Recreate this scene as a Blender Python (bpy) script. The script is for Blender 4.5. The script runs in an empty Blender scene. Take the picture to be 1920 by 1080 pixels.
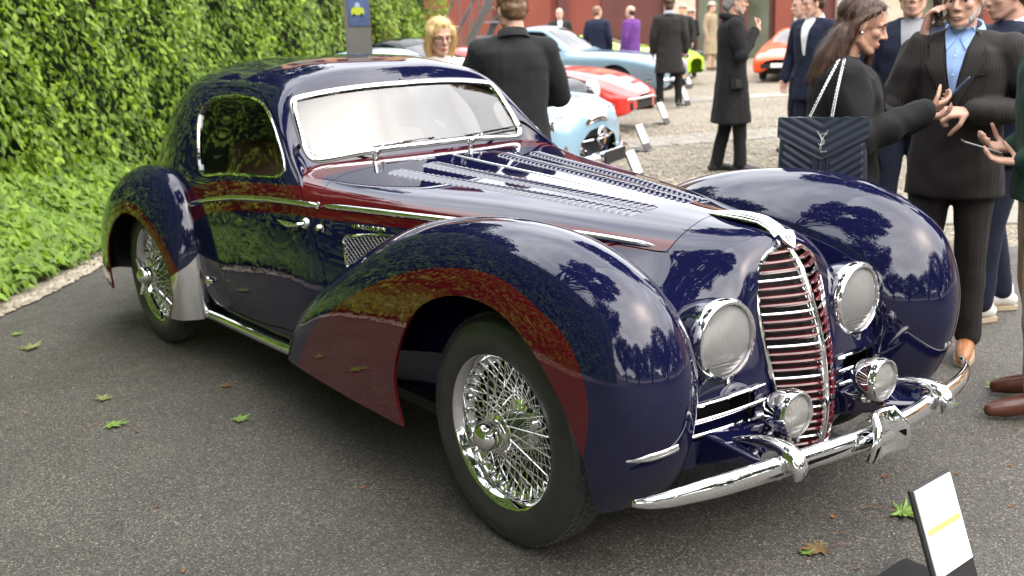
import bpy, bmesh, math, random
import numpy as np
from mathutils import Vector, Matrix, Quaternion
from mathutils.bvhtree import BVHTree
rnd = random.Random(7)
nrs = np.random.RandomState(11)
SC = bpy.context.scene
COL = SC.collection
R = math.radians

# ------------------------------------------------------------------ camera, sky, sun, exposure
cam = bpy.data.cameras.new('camera'); camo = bpy.data.objects.new('camera', cam); COL.objects.link(camo)
CAMP = (2.4183, -2.5606, 1.5794); YAW, PITCH, ROLL = 2.4867, 0.2486, -0.0359
_d = Vector((math.cos(YAW)*math.cos(PITCH), math.sin(YAW)*math.cos(PITCH), -math.sin(PITCH)))
_r = _d.cross(Vector((0, 0, 1))).normalized(); _u = _r.cross(_d)
_r2 = math.cos(ROLL)*_r + math.sin(ROLL)*_u; _u2 = -math.sin(ROLL)*_r + math.cos(ROLL)*_u
_m = Matrix((_r2, _u2, -_d)).transposed().to_4x4(); _m.translation = CAMP
camo.matrix_world = _m
cam.sensor_width = 36.0; cam.lens = 1993.54*36/1920; cam.clip_end = 2000; cam.clip_start = 0.05
cam.dof.use_dof = True; cam.dof.focus_distance = 3.15; cam.dof.aperture_fstop = 4.2
SC.camera = camo
SUN_EL, SUN_AZ = R(52), R(8)     # azimuth of the sun in the ground plane, measured from +X
w = bpy.data.worlds.new('World'); SC.world = w; w.use_nodes = True
nt = w.node_tree; nt.nodes.clear()
_o = nt.nodes.new('ShaderNodeOutputWorld'); _b = nt.nodes.new('ShaderNodeBackground'); nt.links.new(_b.outputs[0], _o.inputs[0])
_s = nt.nodes.new('ShaderNodeTexSky'); _s.sky_type = 'NISHITA'; _s.sun_disc = False; _s.sun_elevation = SUN_EL
_s.sun_rotation = R(90)-SUN_AZ; _s.air_density = 1.2; _s.dust_density = 9.0
_t = nt.nodes.new('ShaderNodeTexCoord')
_mp = nt.nodes.new('ShaderNodeMapping'); _mp.inputs['Scale'].default_value = (1, 1, 2.2); nt.links.new(_t.outputs['Generated'], _mp.inputs[0])
_n = nt.nodes.new('ShaderNodeTexNoise'); _n.inputs['Scale'].default_value = 2.3; _n.inputs['Detail'].default_value = 7; _n.inputs['Roughness'].default_value = 0.55
nt.links.new(_mp.outputs[0], _n.inputs['Vector'])
_cr = nt.nodes.new('ShaderNodeValToRGB'); nt.links.new(_n.outputs['Fac'], _cr.inputs[0])
_cr.color_ramp.elements[0].position = 0.33; _cr.color_ramp.elements[0].color = (8.4, 8.6, 9.2, 1)
_cr.color_ramp.elements[1].position = 0.66; _cr.color_ramp.elements[1].color = (18.5, 18.5, 18.5, 1)
_mx = nt.nodes.new('ShaderNodeMixRGB'); _mx.inputs[0].default_value = 0.72
nt.links.new(_s.outputs[0], _mx.inputs[1]); nt.links.new(_cr.outputs[0], _mx.inputs[2]); nt.links.new(_mx.outputs[0], _b.inputs[0])
_b.inputs[1].default_value = 0.15
sun = bpy.data.lights.new('sun', 'SUN'); suno = bpy.data.objects.new('sun', sun); COL.objects.link(suno)
sun.energy = 1.3; sun.angle = R(100); sun.color = (1.0, 0.97, 0.92)
_sd = Vector((math.cos(SUN_EL)*math.cos(SUN_AZ), math.cos(SUN_EL)*math.sin(SUN_AZ), math.sin(SUN_EL)))
suno.rotation_euler = (-_sd).to_track_quat('-Z', 'Y').to_euler(); suno.location = (0, 0, 12)
SC.view_settings.view_transform = 'Standard'; SC.view_settings.look = 'None'; SC.view_settings.gamma = 1.0
SC.view_settings.exposure = 1.22
SC.render.engine = 'CYCLES'
SC.cycles.use_denoising = True
SC.cycles.max_bounces = 8; SC.cycles.transmission_bounces = 6; SC.cycles.transparent_max_bounces = 16
SC.cycles.caustics_reflective = False; SC.cycles.caustics_refractive = False

# ------------------------------------------------------------------ helpers: objects
def tag(o, label=None, cat=None, group=None, kind=None):
    if label: o['label'] = label
    if cat: o['category'] = cat
    if group: o['group'] = group
    if kind: o['kind'] = kind
    return o
def empty(name, loc=(0, 0, 0), rz=0.0, label=None, cat=None, group=None):
    o = bpy.data.objects.new(name, None); COL.objects.link(o); o.location = loc; o.rotation_euler = (0, 0, rz)
    o.empty_display_size = 0.1
    return tag(o, label, cat, group)
def link(name, me, mat=None, parent=None, loc=None, rot=None):
    o = bpy.data.objects.new(name, me); COL.objects.link(o)
    if mat is not None and len(me.materials) == 0:
        for m in (mat if isinstance(mat, (list, tuple)) else [mat]): me.materials.append(m)
    if parent is not None: o.parent = parent
    if loc is not None: o.location = loc
    if rot is not None: o.rotation_euler = rot
    return o
def mesh(name, V, F, smooth=True, normals=None, attrs=None, mi=None):
    me = bpy.data.meshes.new(name)
    V = np.asarray(V, float)
    me.from_pydata([tuple(v) for v in V], [], [tuple(int(i) for i in f) for f in F])
    if smooth: me.polygons.foreach_set('use_smooth', [True]*len(me.polygons))
    if mi is not None: me.polygons.foreach_set('material_index', [int(i) for i in mi])
    if attrs:
        for k, a in attrs.items():
            at = me.attributes.new(k, 'FLOAT', 'POINT'); at.data.foreach_set('value', np.asarray(a, float))
    me.update()
    if normals is not None:
        me.normals_split_custom_set_from_vertices([tuple(n) for n in normals])
    return me
class MB:
    """collects vertices and faces of one mesh"""
    def __init__(s): s.V = []; s.F = []; s.M = []
    def add(s, V, F, m=0, T=None):
        b = len(s.V)
        for v in V:
            v = Vector(v)
            s.V.append(tuple(T @ v) if T is not None else tuple(v))
        for f in F: s.F.append(tuple(i+b for i in f)); s.M.append(m)
        return s
    def box(s, c, d, m=0, T=None, taper=1.0):
        x, y, z = d[0]/2, d[1]/2, d[2]/2; cx, cy, cz = c
        V = [(cx+sx*x*(taper if sz > 0 else 1), cy+sy*y*(taper if sz > 0 else 1), cz+sz*z) for sz in (-1, 1) for sy in (-1, 1) for sx in (-1, 1)]
        return s.add(V, [(0, 2, 3, 1), (4, 5, 7, 6), (0, 1, 5, 4), (2, 6, 7, 3), (0, 4, 6, 2), (1, 3, 7, 5)], m, T)
    def tube(s, P, r, n=10, m=0, cap=True, flat=1.0, T=None, up=None):
        P = [Vector(p) for p in P]; k = len(P)
        r = [r]*k if np.isscalar(r) else list(r)
        V = []; F = []; a = None
        for i in range(k):
            t = (P[min(i+1, k-1)]-P[max(i-1, 0)]).normalized()
            if a is None:
                a = Vector(up) if up is not None else (Vector((0, 0, 1)) if abs(t.z) < 0.9 else Vector((1, 0, 0)))
            a = (a-t*a.dot(t)).normalized(); b = t.cross(a)
            for j in range(n):
                q = 2*math.pi*j/n
                V.append(P[i]+a*(math.cos(q)*r[i])+b*(math.sin(q)*r[i]*flat))
        for i in range(k-1):
            for j in range(n):
                j2 = (j+1) % n
                F.append((i*n+j, i*n+j2, (i+1)*n+j2, (i+1)*n+j))
        if cap: F.append(tuple(range(n))[::-1]); F.append(tuple((k-1)*n+j for j in range(n)))
        return s.add(V, F, m, T)
    def lathe(s, prof, n=32, m=0, T=None, ang=2*math.pi):
        """profile of (radius, along) turned about local Y (axis = +Y)"""
        V = []; F = []; full = abs(ang-2*math.pi) < 1e-6; c = n if full else n+1
        for (r, y) in prof:
            for j in range(c):
                q = ang*j/n; V.append((r*math.cos(q), y, r*math.sin(q)))
        for i in range(len(prof)-1):
            for j in range(n):
                j2 = (j+1) % c
                F.append((i*c+j, (i+1)*c+j, (i+1)*c+j2, i*c+j2))
        return s.add(V, F, m, T)
    def sphere(s, c, r, nu=14, nv=9, m=0, T=None):
        r = (r, r, r) if np.isscalar(r) else r
        V = []; F = []
        for i in range(nv+1):
            th = math.pi*i/nv
            for j in range(nu):
                q = 2*math.pi*j/nu
                V.append((c[0]+r[0]*math.sin(th)*math.cos(q), c[1]+r[1]*math.sin(th)*math.sin(q), c[2]+r[2]*math.cos(th)))
        for i in range(nv):
            for j in range(nu):
                j2 = (j+1) % nu; F.append((i*nu+j, (i+1)*nu+j, (i+1)*nu+j2, i*nu+j2))
        return s.add(V, F, m, T)
    def me(s, name, smooth=True, angle=None):
        me = mesh(name, s.V, s.F, smooth, mi=s.M)
        bm = bmesh.new(); bm.from_mesh(me); bmesh.ops.remove_doubles(bm, verts=bm.verts, dist=1e-6)
        bmesh.ops.recalc_face_normals(bm, faces=bm.faces)
        if smooth and angle:
            for e in bm.edges:
                if len(e.link_faces) == 2 and e.calc_face_angle(0) > angle: e.smooth = False
        bm.to_mesh(me); bm.free()
        return me
    def build(s, name, mat, parent=None, smooth=True, angle=R(35), loc=None, rot=None):
        return link(name, s.me(name, smooth, angle), mat, parent, loc, rot)

# ------------------------------------------------------------------ helpers: splines and lofts
def nspl(t, P, q):
    """natural cubic spline through P at parameters t, evaluated at q"""
    t = np.asarray(t, float); P = np.asarray(P, float); n = len(t)
    sh = P.shape; P = P.reshape(n, -1)
    if n == 2:
        f = ((q-t[0])/(t[1]-t[0]))[:, None]; return (P[0]*(1-f)+P[1]*f).reshape((len(q),)+sh[1:])
    h = np.diff(t); A = np.zeros((n, n)); B = np.zeros((n, P.shape[1]))
    A[0, 0] = A[-1, -1] = 1
    for i in range(1, n-1):
        A[i, i-1] = h[i-1]; A[i, i] = 2*(h[i-1]+h[i]); A[i, i+1] = h[i]
        B[i] = 6*((P[i+1]-P[i])/h[i]-(P[i]-P[i-1])/h[i-1])
    M = np.linalg.solve(A, B)
    i = np.clip(np.searchsorted(t, q)-1, 0, n-2); hh = h[i][:, None]
    a = (t[i+1]-q)[:, None]; b = (q-t[i])[:, None]
    out = (M[i]*a**3+M[i+1]*b**3)/(6*hh)+(P[i]/hh-M[i]*hh/6)*a+(P[i+1]/hh-M[i+1]*hh/6)*b
    return out.reshape((len(q),)+sh[1:])
def chord(P, p=0.6):
    P = np.asarray(P, float); d = np.linalg.norm(np.diff(P, axis=0), axis=1)**p
    t = np.concatenate([[0], np.cumsum(np.maximum(d, 1e-6))]); return t/t[-1]
def curve(P, n, p=0.6):
    return nspl(chord(P, p), P, np.linspace(0, 1, n))
def loft(G, nu, nv, pu=0.6, pv=0.6, tu=None):
    """G[station, rail, 3] control points -> dense grid [nu, nv, 3]"""
    G = np.asarray(G, float)
    if tu is None: tu = np.mean([chord(G[:, k], pu) for k in range(G.shape[1])], axis=0)
    A = nspl(tu, G, np.linspace(0, 1, nu))
    tv = np.mean([chord(G[i], pv) for i in range(G.shape[0])], axis=0)
    return nspl(tv, A.transpose(1, 0, 2), np.linspace(0, 1, nv)).transpose(1, 0, 2)
def gnormals(G, flip=False):
    du = np.gradient(G, axis=0); dv = np.gradient(G, axis=1); n = np.cross(du, dv)
    n /= np.maximum(np.linalg.norm(n, axis=2, keepdims=True), 1e-12)
    return -n if flip else n
class Surf:
    """triangle surface with analytic normals and scalar fields that can be clipped along a field's zero line"""
    def __init__(s, V, N, F, A=None): s.V = V; s.N = N; s.F = F; s.A = A or {}
    @staticmethod
    def grid(G, flip=False):
        nu, nv = G.shape[:2]; N = gnormals(G, flip)
        idx = np.arange(nu*nv).reshape(nu, nv)
        a, b, c, d = idx[:-1, :-1].ravel(), idx[1:, :-1].ravel(), idx[1:, 1:].ravel(), idx[:-1, 1:].ravel()
        F = np.concatenate([np.stack([a, b, c], 1), np.stack([a, c, d], 1)])
        if flip: F = F[:, ::-1]
        return Surf(G.reshape(-1, 3), N.reshape(-1, 3), F)
    def clip(s, val):
        """keep val >= 0"""
        val = np.where(np.abs(val) < 1e-7, 1e-7, val)
        pos = val[s.F] > 0; full = pos.all(1); mix = pos.any(1) & ~full
        V = list(s.V); N = list(s.N); A = {k: list(a) for k, a in s.A.items()}; out = [tuple(f) for f in s.F[full]]; cache = {}
        def cut(i, j):
            k = (min(i, j), max(i, j))
            if k not in cache:
                t = val[i]/(val[i]-val[j]); V.append(s.V[i]+(s.V[j]-s.V[i])*t); n = s.N[i]+(s.N[j]-s.N[i])*t; N.append(n/np.linalg.norm(n))
                for q in A: A[q].append(s.A[q][i]+(s.A[q][j]-s.A[q][i])*t)
                cache[k] = len(V)-1
            return cache[k]
        for f in s.F[mix]:
            poly = []
            for a in range(3):
                i, j = f[a], f[(a+1) % 3]
                if val[i] > 0: poly.append(i)
                if (val[i] > 0) != (val[j] > 0): poly.append(cut(i, j))
            for a in range(1, len(poly)-1): out.append((poly[0], poly[a], poly[a+1]))
        F = np.array(out, int).reshape(-1, 3)
        used = np.unique(F) if len(F) else np.array([], int); mp = np.full(len(V), -1); mp[used] = np.arange(len(used))
        return Surf(np.array(V)[used], np.array(N)[used], mp[F] if len(F) else F, {k: np.array(a)[used] for k, a in A.items()})
    def mirror(s):
        m = np.array([1, -1, 1.0]); return Surf(s.V*m, s.N*m, s.F[:, ::-1], dict(s.A))
    def join(s, o):
        return Surf(np.concatenate([s.V, o.V]), np.concatenate([s.N, o.N]), np.concatenate([s.F, o.F+len(s.V)]), {k: np.concatenate([s.A[k], o.A[k]]) for k in s.A})
    def rim(s, depth):
        """boundary edges folded inwards so that the sheet has an edge with thickness"""
        e = {}
        for f in s.F:
            for a in range(3):
                k = (f[a], f[(a+1) % 3]); e[k] = e.get(k, 0)+1
        bd = [k for k in e if (k[1], k[0]) not in e]
        V = []; N = []; F = []; A = {q: [] for q in s.A}; b0 = len(s.V)
        for i, j in bd:
            n = len(V)
            d = s.V[j]-s.V[i]; m = np.cross(d, s.N[i]); m = m/max(np.linalg.norm(m), 1e-9)
            for q in (i, j): V += [s.V[q], s.V[q]-s.N[q]*depth]; N += [m, m]; [A[k].extend([s.A[k][q]]*2) for k in A]
            F += [(b0+n, b0+n+1, b0+n+3), (b0+n, b0+n+3, b0+n+2)]
        if not V: return s
        return Surf(np.concatenate([s.V, V]), np.concatenate([s.N, N]), np.concatenate([s.F, F]), {k: np.concatenate([s.A[k], A[k]]) for k in A})
    def build(s, name, mat, parent=None):
        return link(name, mesh(name, s.V, s.F, True, s.N, s.A), mat, parent)
def sdpoly(P, Q):
    """signed distance (inside positive) of points P[n,2] to the closed polygon Q[m,2]"""
    P = np.asarray(P, float); Q = np.asarray(Q, float); d = np.full(len(P), 1e9); ins = np.zeros(len(P), bool)
    for a, b in zip(Q, np.roll(Q, -1, 0)):
        e = b-a; w_ = P-a; t = np.clip((w_@e)/(e@e+1e-12), 0, 1); d = np.minimum(d, np.linalg.norm(w_-t[:, None]*e, axis=1))
        c = ((a[1] > P[:, 1]) != (b[1] > P[:, 1]))
        with np.errstate(divide='ignore', invalid='ignore'):
            ins ^= c & (P[:, 0] < (b[0]-a[0])*(P[:, 1]-a[1])/(b[1]-a[1])+a[0])
    return np.where(ins, d, -d)
def ccurve(P, n=60, p=0.6):
    """closed smooth curve through P"""
    P = np.asarray(P, float); k = len(P); E = np.concatenate([P[-3:], P, P[:4]])
    t = np.concatenate([[0], np.cumsum(np.linalg.norm(np.diff(E, axis=0), axis=1)**p)])
    q = np.linspace(t[3], t[3+k], n, endpoint=False); return nspl(t, E, q)
def rounded(P, r, seg=6):
    """polygon with rounded corners (2D)"""
    P = np.asarray(P, float); out = []; k = len(P); r = [r]*k if np.isscalar(r) else r
    for i in range(k):
        a, b, c = P[i-1], P[i], P[(i+1) % k]; u = a-b; v = c-b; lu, lv = np.linalg.norm(u), np.linalg.norm(v)
        q = min(r[i], lu*.45, lv*.45); A = b+u/lu*q; B = b+v/lv*q
        for t in np.linspace(0, 1, seg): out.append(A*(1-t)**2+2*b*t*(1-t)+B*t*t)
    return np.array(out)
# ------------------------------------------------------------------ materials
def nm(name):
    m = bpy.data.materials.new(name); m.use_nodes = True; t = m.node_tree; t.nodes.clear()
    o = t.nodes.new('ShaderNodeOutputMaterial'); p = t.nodes.new('ShaderNodeBsdfPrincipled'); t.links.new(p.outputs[0], o.inputs[0])
    return m, t, p
def N(t, typ, **kw):
    n = t.nodes.new(typ)
    for k, v in kw.items():
        if k in n.inputs: n.inputs[k].default_value = v
        else: setattr(n, k, v)
    return n
def ramp(t, src, stops):
    c = t.nodes.new('ShaderNodeValToRGB'); t.links.new(src, c.inputs[0]); e = c.color_ramp.elements
    while len(e) < len(stops): e.new(0.5)
    for i, (p, col) in enumerate(stops):
        e[i].position = p; e[i].color = tuple(col)+(1,) if not np.isscalar(col) else (col, col, col, 1)
    return c.outputs[0]
def coords(t, kind='Object', scale=(1, 1, 1)):
    c = t.nodes.new('ShaderNodeTexCoord'); mp = t.nodes.new('ShaderNodeMapping'); mp.inputs['Scale'].default_value = scale
    t.links.new(c.outputs[kind], mp.inputs[0]); return mp.outputs[0]
def noise(t, vec, scale, detail=4, rough=0.55):
    n = N(t, 'ShaderNodeTexNoise', Scale=scale, Detail=detail, Roughness=rough); t.links.new(vec, n.inputs['Vector']); return n.outputs['Fac']
def bump(t, p, h, strength, dist=0.01):
    b = N(t, 'ShaderNodeBump', Strength=strength, Distance=dist); t.links.new(h, b.inputs['Height']); t.links.new(b.outputs[0], p.inputs['Normal']); return b
def mat(name, col, rough=0.5, metal=0.0, spec=0.5, coat=0.0, coatr=0.02, var=0.0, vscale=20.0, bmp=0.0, bscale=120.0, bdist=0.002, sheen=0.0, detail=4, cior=1.5):
    m, t, p = nm(name)
    p.inputs['Base Color'].default_value = tuple(col)+(1,); p.inputs['Roughness'].default_value = rough; p.inputs['Metallic'].default_value = metal
    p.inputs['Specular IOR Level'].default_value = spec; p.inputs['Coat Weight'].default_value = coat; p.inputs['Coat Roughness'].default_value = coatr
    p.inputs['Sheen Weight'].default_value = sheen; p.inputs['Coat IOR'].default_value = cior
    if var > 0:
        v = coords(t); c = np.array(col)
        t.links.new(ramp(t, noise(t, v, vscale, detail), [(0.3, np.clip(c*(1-var), 0, 1)), (0.7, np.clip(c*(1+var), 0, 1))]), p.inputs['Base Color'])
    if bmp > 0:
        bump(t, p, noise(t, coords(t), bscale, 3), bmp, bdist)
    return m
NAVY = (0.0050, 0.0056, 0.031); BURG = (0.070, 0.0030, 0.0065)
def two_tone(name):
    m, t, p = nm(name)
    a = N(t, 'ShaderNodeAttribute', attribute_name='band'); g = N(t, 'ShaderNodeMath', operation='GREATER_THAN'); g.inputs[1].default_value = 0.0
    t.links.new(a.outputs['Fac'], g.inputs[0])
    x = N(t, 'ShaderNodeMixRGB'); x.inputs[1].default_value = NAVY+(1,); x.inputs[2].default_value = BURG+(1,)
    t.links.new(g.outputs[0], x.inputs[0])
    # fine road dust settling as faint pale specks
    v = coords(t); n1 = noise(t, v, 900, 1); d = ramp(t, n1, [(0.74, 0.0), (0.78, 0.10)])
    y = N(t, 'ShaderNodeMixRGB'); y.inputs[2].default_value = (0.3, 0.28, 0.25, 1); t.links.new(d, y.inputs[0]); t.links.new(x.outputs[0], y.inputs[1])
    t.links.new(y.outputs[0], p.inputs['Base Color'])
    p.inputs['Roughness'].default_value = 0.4; p.inputs['Specular IOR Level'].default_value = 0.0; p.inputs['Coat Weight'].default_value = 1.0; p.inputs['Coat Roughness'].default_value = 0.008; p.inputs['Coat IOR'].default_value = 1.60
    bump(t, p, noise(t, v, 35, 2), 0.012, 0.004)
    return m
def glassy(name, tint=(0.9, 0.97, 0.95), refl=1.0, ior=1.5, rough=0.0):
    m = bpy.data.materials.new(name); m.use_nodes = True; t = m.node_tree; t.nodes.clear()
    o = t.nodes.new('ShaderNodeOutputMaterial'); mx = t.nodes.new('ShaderNodeMixShader')
    tr = N(t, 'ShaderNodeBsdfTransparent', Color=tuple(tint)+(1,)); gl = N(t, 'ShaderNodeBsdfGlossy', Roughness=rough)
    gl.inputs['Color'].default_value = (refl, refl, refl, 1)
    fr = N(t, 'ShaderNodeFresnel', IOR=ior)
    t.links.new(fr.outputs[0], mx.inputs[0]); t.links.new(tr.outputs[0], mx.inputs[1]); t.links.new(gl.outputs[0], mx.inputs[2]); t.links.new(mx.outputs[0], o.inputs[0])
    return m
M = {}
M['paint'] = two_tone('navy_burgundy_paint')
M['burg'] = mat('burgundy_paint', BURG, 0.4, spec=0.0, coat=1.0, coatr=0.012, cior=1.7)
M['navy'] = mat('navy_paint', NAVY, 0.4, spec=0.0, coat=1.0, coatr=0.012, cior=1.85)
M['chrome'] = mat('chrome', (0.80, 0.80, 0.82), 0.035, 1.0)
M['spoke'] = mat('polished_spoke', (0.92, 0.92, 0.93), 0.20, 1.0)
M['louvre'] = mat('polished_navy_louvre', NAVY, 0.4, spec=0.0, coat=1.0, coatr=0.02, cior=2.1)
M['alu'] = mat('polished_aluminium', (0.68, 0.69, 0.70), 0.14, 1.0, var=0.06, vscale=9)
M['steel'] = mat('dull_steel', (0.35, 0.35, 0.36), 0.35, 1.0)
M['black'] = mat('black_void', (0.006, 0.006, 0.007), 0.7)
M['darkmetal'] = mat('dark_painted_metal', (0.015, 0.015, 0.017), 0.45, var=0.3, vscale=30)
M['rubber'] = mat('tyre_rubber', (0.026, 0.026, 0.027), 0.36, spec=0.5, var=0.25, vscale=14, bmp=0.15, bscale=260, bdist=0.001)
M['tread'] = mat('tyre_tread', (0.060, 0.058, 0.055), 0.75, var=0.35, vscale=60)
M['glass'] = glassy('window_glass', (0.86, 0.92, 0.90), ior=1.4)
M['wsglass'] = glassy('windscreen_glass', (0.84, 0.94, 0.95), ior=2.1)
m_, t_, p_ = nm('lens_glass'); M['lens'] = m_
_o = t_.nodes['Material Output']; _rf = N(t_, 'ShaderNodeBsdfRefraction', Roughness=0.0, IOR=1.22); _gl = N(t_, 'ShaderNodeBsdfGlossy', Roughness=0.02); _fr = N(t_, 'ShaderNodeFresnel', IOR=1.5)
_df = N(t_, 'ShaderNodeBsdfTranslucent'); _df.inputs[0].default_value = (.98, .97, .95, 1); _dd = N(t_, 'ShaderNodeBsdfDiffuse'); _dd.inputs[0].default_value = (.95, .94, .92, 1)
_m0 = N(t_, 'ShaderNodeMixShader'); _m0.inputs[0].default_value = .5; t_.links.new(_df.outputs[0], _m0.inputs[1]); t_.links.new(_dd.outputs[0], _m0.inputs[2])
_m1 = N(t_, 'ShaderNodeMixShader'); _m1.inputs[0].default_value = .44; t_.links.new(_rf.outputs[0], _m1.inputs[1]); t_.links.new(_m0.outputs[0], _m1.inputs[2])
_m2 = N(t_, 'ShaderNodeMixShader'); t_.links.new(_fr.outputs[0], _m2.inputs[0]); t_.links.new(_m1.outputs[0], _m2.inputs[1]); t_.links.new(_gl.outputs[0], _m2.inputs[2]); t_.links.new(_m2.outputs[0], _o.inputs[0])
M['reflector'] = mat('lamp_reflector', (0.92, 0.91, 0.89), 0.25, 0.12)
M['yellowbulb'] = mat('yellow_bulb', (0.75, 0.58, 0.02), 0.15, coat=1.0)
M['red'] = mat('red_glass', (0.6, 0.02, 0.015), 0.15, coat=1.0)
M['leather'] = mat('tan_leather', (0.13, 0.050, 0.018), 0.45, var=0.2, vscale=25)
M['leatherdark'] = mat('dark_leather', (0.03, 0.018, 0.012), 0.5)
M['cream'] = mat('cream_cloth', (0.55, 0.50, 0.42), 0.8)
M['seam'] = mat('dark_seam', (0.008, 0.008, 0.012), 0.6)
# ------------------------------------------------------------------ the coupe (x forward, y to its left, origin on the ground under the front axle)
CAR = empty('coupe_car', (0, 0, 0), 0, 'navy and burgundy vintage streamlined coupe with chrome grille on asphalt', 'car')
FX, RX, WR = 0.0, -2.936, 0.367
def S(x, *wz):
    """one body section; (w,z) or (x,w,z) from the sill up to the centre line; y = -w"""
    return [(p[0], -p[1], p[2]) if len(p) == 3 else (x, -p[0], p[1]) for p in wz]
C0 = S(-1.30, (.60, .22), (.690, .28), (.728, .48), (.732, .70), (.712, .885), (-1.335, .688, .955), (-1.42, .640, 1.002), (-1.495, .570, 1.022), (-1.485, .42, 1.030), (-1.450, .22, 1.036), (-1.435, 0, 1.038))
# cabin, from the windscreen's foot back to the tail
CAB = [C0,
 S(-1.45, (.60, .22), (.695, .28), (.735, .48), (.742, .70), (.722, .885), (-1.47, .697, .975), (-1.555, .632, 1.105), (-1.60, .557, 1.160), (-1.590, .41, 1.178), (-1.560, .21, 1.190), (-1.545, 0, 1.194)),
 S(-1.62, (.60, .22), (.70, .28), (.740, .48), (.748, .70), (.730, .885), (-1.63, .697, .99), (-1.69, .617, 1.195), (-1.71, .528, 1.288), (-1.700, .38, 1.325), (-1.675, .20, 1.346), (-1.662, 0, 1.352)),
 S(-1.80, (.60, .22), (.70, .28), (.742, .48), (.750, .70), (.733, .885), (.697, 1.0), (.615, 1.212), (-1.795, .518, 1.330), (-1.790, .375, 1.376), (-1.775, .20, 1.400), (-1.768, 0, 1.406)),
 S(-2.05, (.60, .22), (.70, .28), (.742, .48), (.750, .70), (.733, .885), (.695, 1.0), (.612, 1.215), (.512, 1.345), (.37, 1.403), (.20, 1.430), (0, 1.438)),
 S(-2.35, (.60, .22), (.69, .28), (.735, .48), (.742, .70), (.725, .88), (.685, .995), (.602, 1.205), (.502, 1.338), (.36, 1.400), (.19, 1.428), (0, 1.436)),
 S(-2.65, (.58, .22), (.67, .28), (.722, .48), (.728, .70), (.714, .87), (.684, .985), (.610, 1.195), (.515, 1.325), (.365, 1.392), (.19, 1.422), (0, 1.431)),
 S(-2.95, (.54, .22), (.62, .28), (.670, .48), (.676, .68), (.660, .85), (.632, .965), (.562, 1.165), (.470, 1.295), (.330, 1.366), (.17, 1.400), (0, 1.410)),
 S(-3.30, (.48, .22), (.55, .28), (.59, .45), (.60, .63), (.582, .78), (.550, .895), (.480, 1.075), (.392, 1.195), (.275, 1.268), (.14, 1.305), (0, 1.315)),
 S(-3.70, (.40, .22), (.45, .27), (.48, .40), (.485, .55), (.465, .67), (.432, .765), (.37, .895), (.295, .99), (.205, 1.05), (.105, 1.08), (0, 1.09)),
 S(-4.10, (.30, .22), (.33, .26), (.35, .34), (.345, .43), (.32, .50), (.29, .56), (.24, .62), (.185, .66), (.125, .69), (.065, .705), (0, .71)),
 S(-4.35, (.14, .24), (.16, .26), (.17, .30), (.165, .34), (.15, .37), (.135, .40), (.11, .42), (.085, .44), (.055, .45), (.03, .455), (0, .46))]
# bonnet and nose, from the windscreen's foot forward and down to the valance
HOOD = [C0,
 S(-1.15, (.60, .22), (.670, .28), (.695, .48), (.694, .70), (.665, .890), (-1.175, .640, .948), (-1.21, .585, .982), (-1.245, .490, .999), (-1.22, .36, 1.009), (-1.175, .18, 1.017), (-1.155, 0, 1.020)),
 S(-0.70, (.50, .22), (.555, .28), (.585, .48), (.580, .70), (.535, .895), (.505, .938), (.45, .963), (.375, .977), (.265, .987), (.13, .994), (0, .997)),
 S(-0.25, (.42, .22), (.46, .28), (.48, .48), (.470, .72), (.400, .888), (.372, .920), (.33, .942), (.270, .955), (.19, .964), (.095, .970), (0, .972)),
 S(0.13, (.15, .50, .60), (.13, .46, .68), (.12, .42, .745), (.12, .365, .80), (.12, .300, .862), (.12, .275, .888), (.125, .24, .908), (.13, .195, .925), (.14, .135, .938), (.15, .07, .946), (.16, 0, .950)),
 S(0.30, (.28, .55, .62), (.29, .49, .68), (.30, .43, .728), (.30, .365, .772), (.30, .300, .820), (.30, .260, .850), (.30, .22, .880), (.30, .175, .906), (.30, .122, .925), (.305, .06, .936), (.31, 0, .939)),
 S(0.42, (.37, .55, .585), (.395, .49, .625), (.41, .43, .660), (.42, .365, .694), (.425, .305, .730), (.428, .265, .765), (.43, .225, .80), (.432, .185, .838), (.43, .125, .872), (.432, .06, .895), (.435, 0, .902)),
 S(0.47, (.42, .55, .50), (.445, .49, .525), (.462, .43, .55), (.472, .37, .575), (.478, .31, .60), (.48, .27, .625), (.48, .23, .65), (.478, .19, .675), (.475, .125, .70), (.485, .06, .715), (.49, 0, .72)),
 S(0.50, (.435, .55, .40), (.46, .49, .41), (.48, .43, .42), (.494, .37, .43), (.505, .31, .44), (.51, .265, .45), (.515, .22, .46), (.518, .175, .47), (.515, .12, .48), (.52, .06, .485), (.525, 0, .49)),
 S(0.50, (.42, .55, .30), (.44, .49, .30), (.46, .43, .30), (.475, .37, .30), (.487, .31, .30), (.495, .26, .30), (.505, .21, .30), (.515, .16, .29), (.52, .11, .28), (.525, .06, .275), (.53, 0, .27))]
def joint_rails(A, B, ns):
    """lofts A and B share their first station; the side rails (below the shoulder) run smoothly through it"""
    A = np.array(A, float); B = np.array(B, float); out = []
    ln = lambda G: np.concatenate([[0], np.cumsum(np.mean(np.linalg.norm(np.diff(G, axis=0), axis=2), axis=1)**0.8)])
    tA, tB = ln(A), ln(B); tj = np.concatenate([-tA[::-1][:-1], tB]); GJ = np.concatenate([A[::-1][:-1], B])
    for sgn, G, t, (nu, nv) in ((-1, A, tA, ns[0]), (1, B, tB, ns[1])):
        q = np.linspace(0, t[-1], nu); X = nspl(t, G, q); J = nspl(tj, GJ, sgn*q); X[:, :5] = J[:, :5]; X[:, 5] = .5*X[:, 5]+.5*J[:, 5]
        tv = np.mean([chord(G[i], 0.5) for i in range(len(G))], axis=0)
        out.append(nspl(tv, X.transpose(1, 0, 2), np.linspace(0, 1, nv)).transpose(1, 0, 2))
    return out
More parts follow.
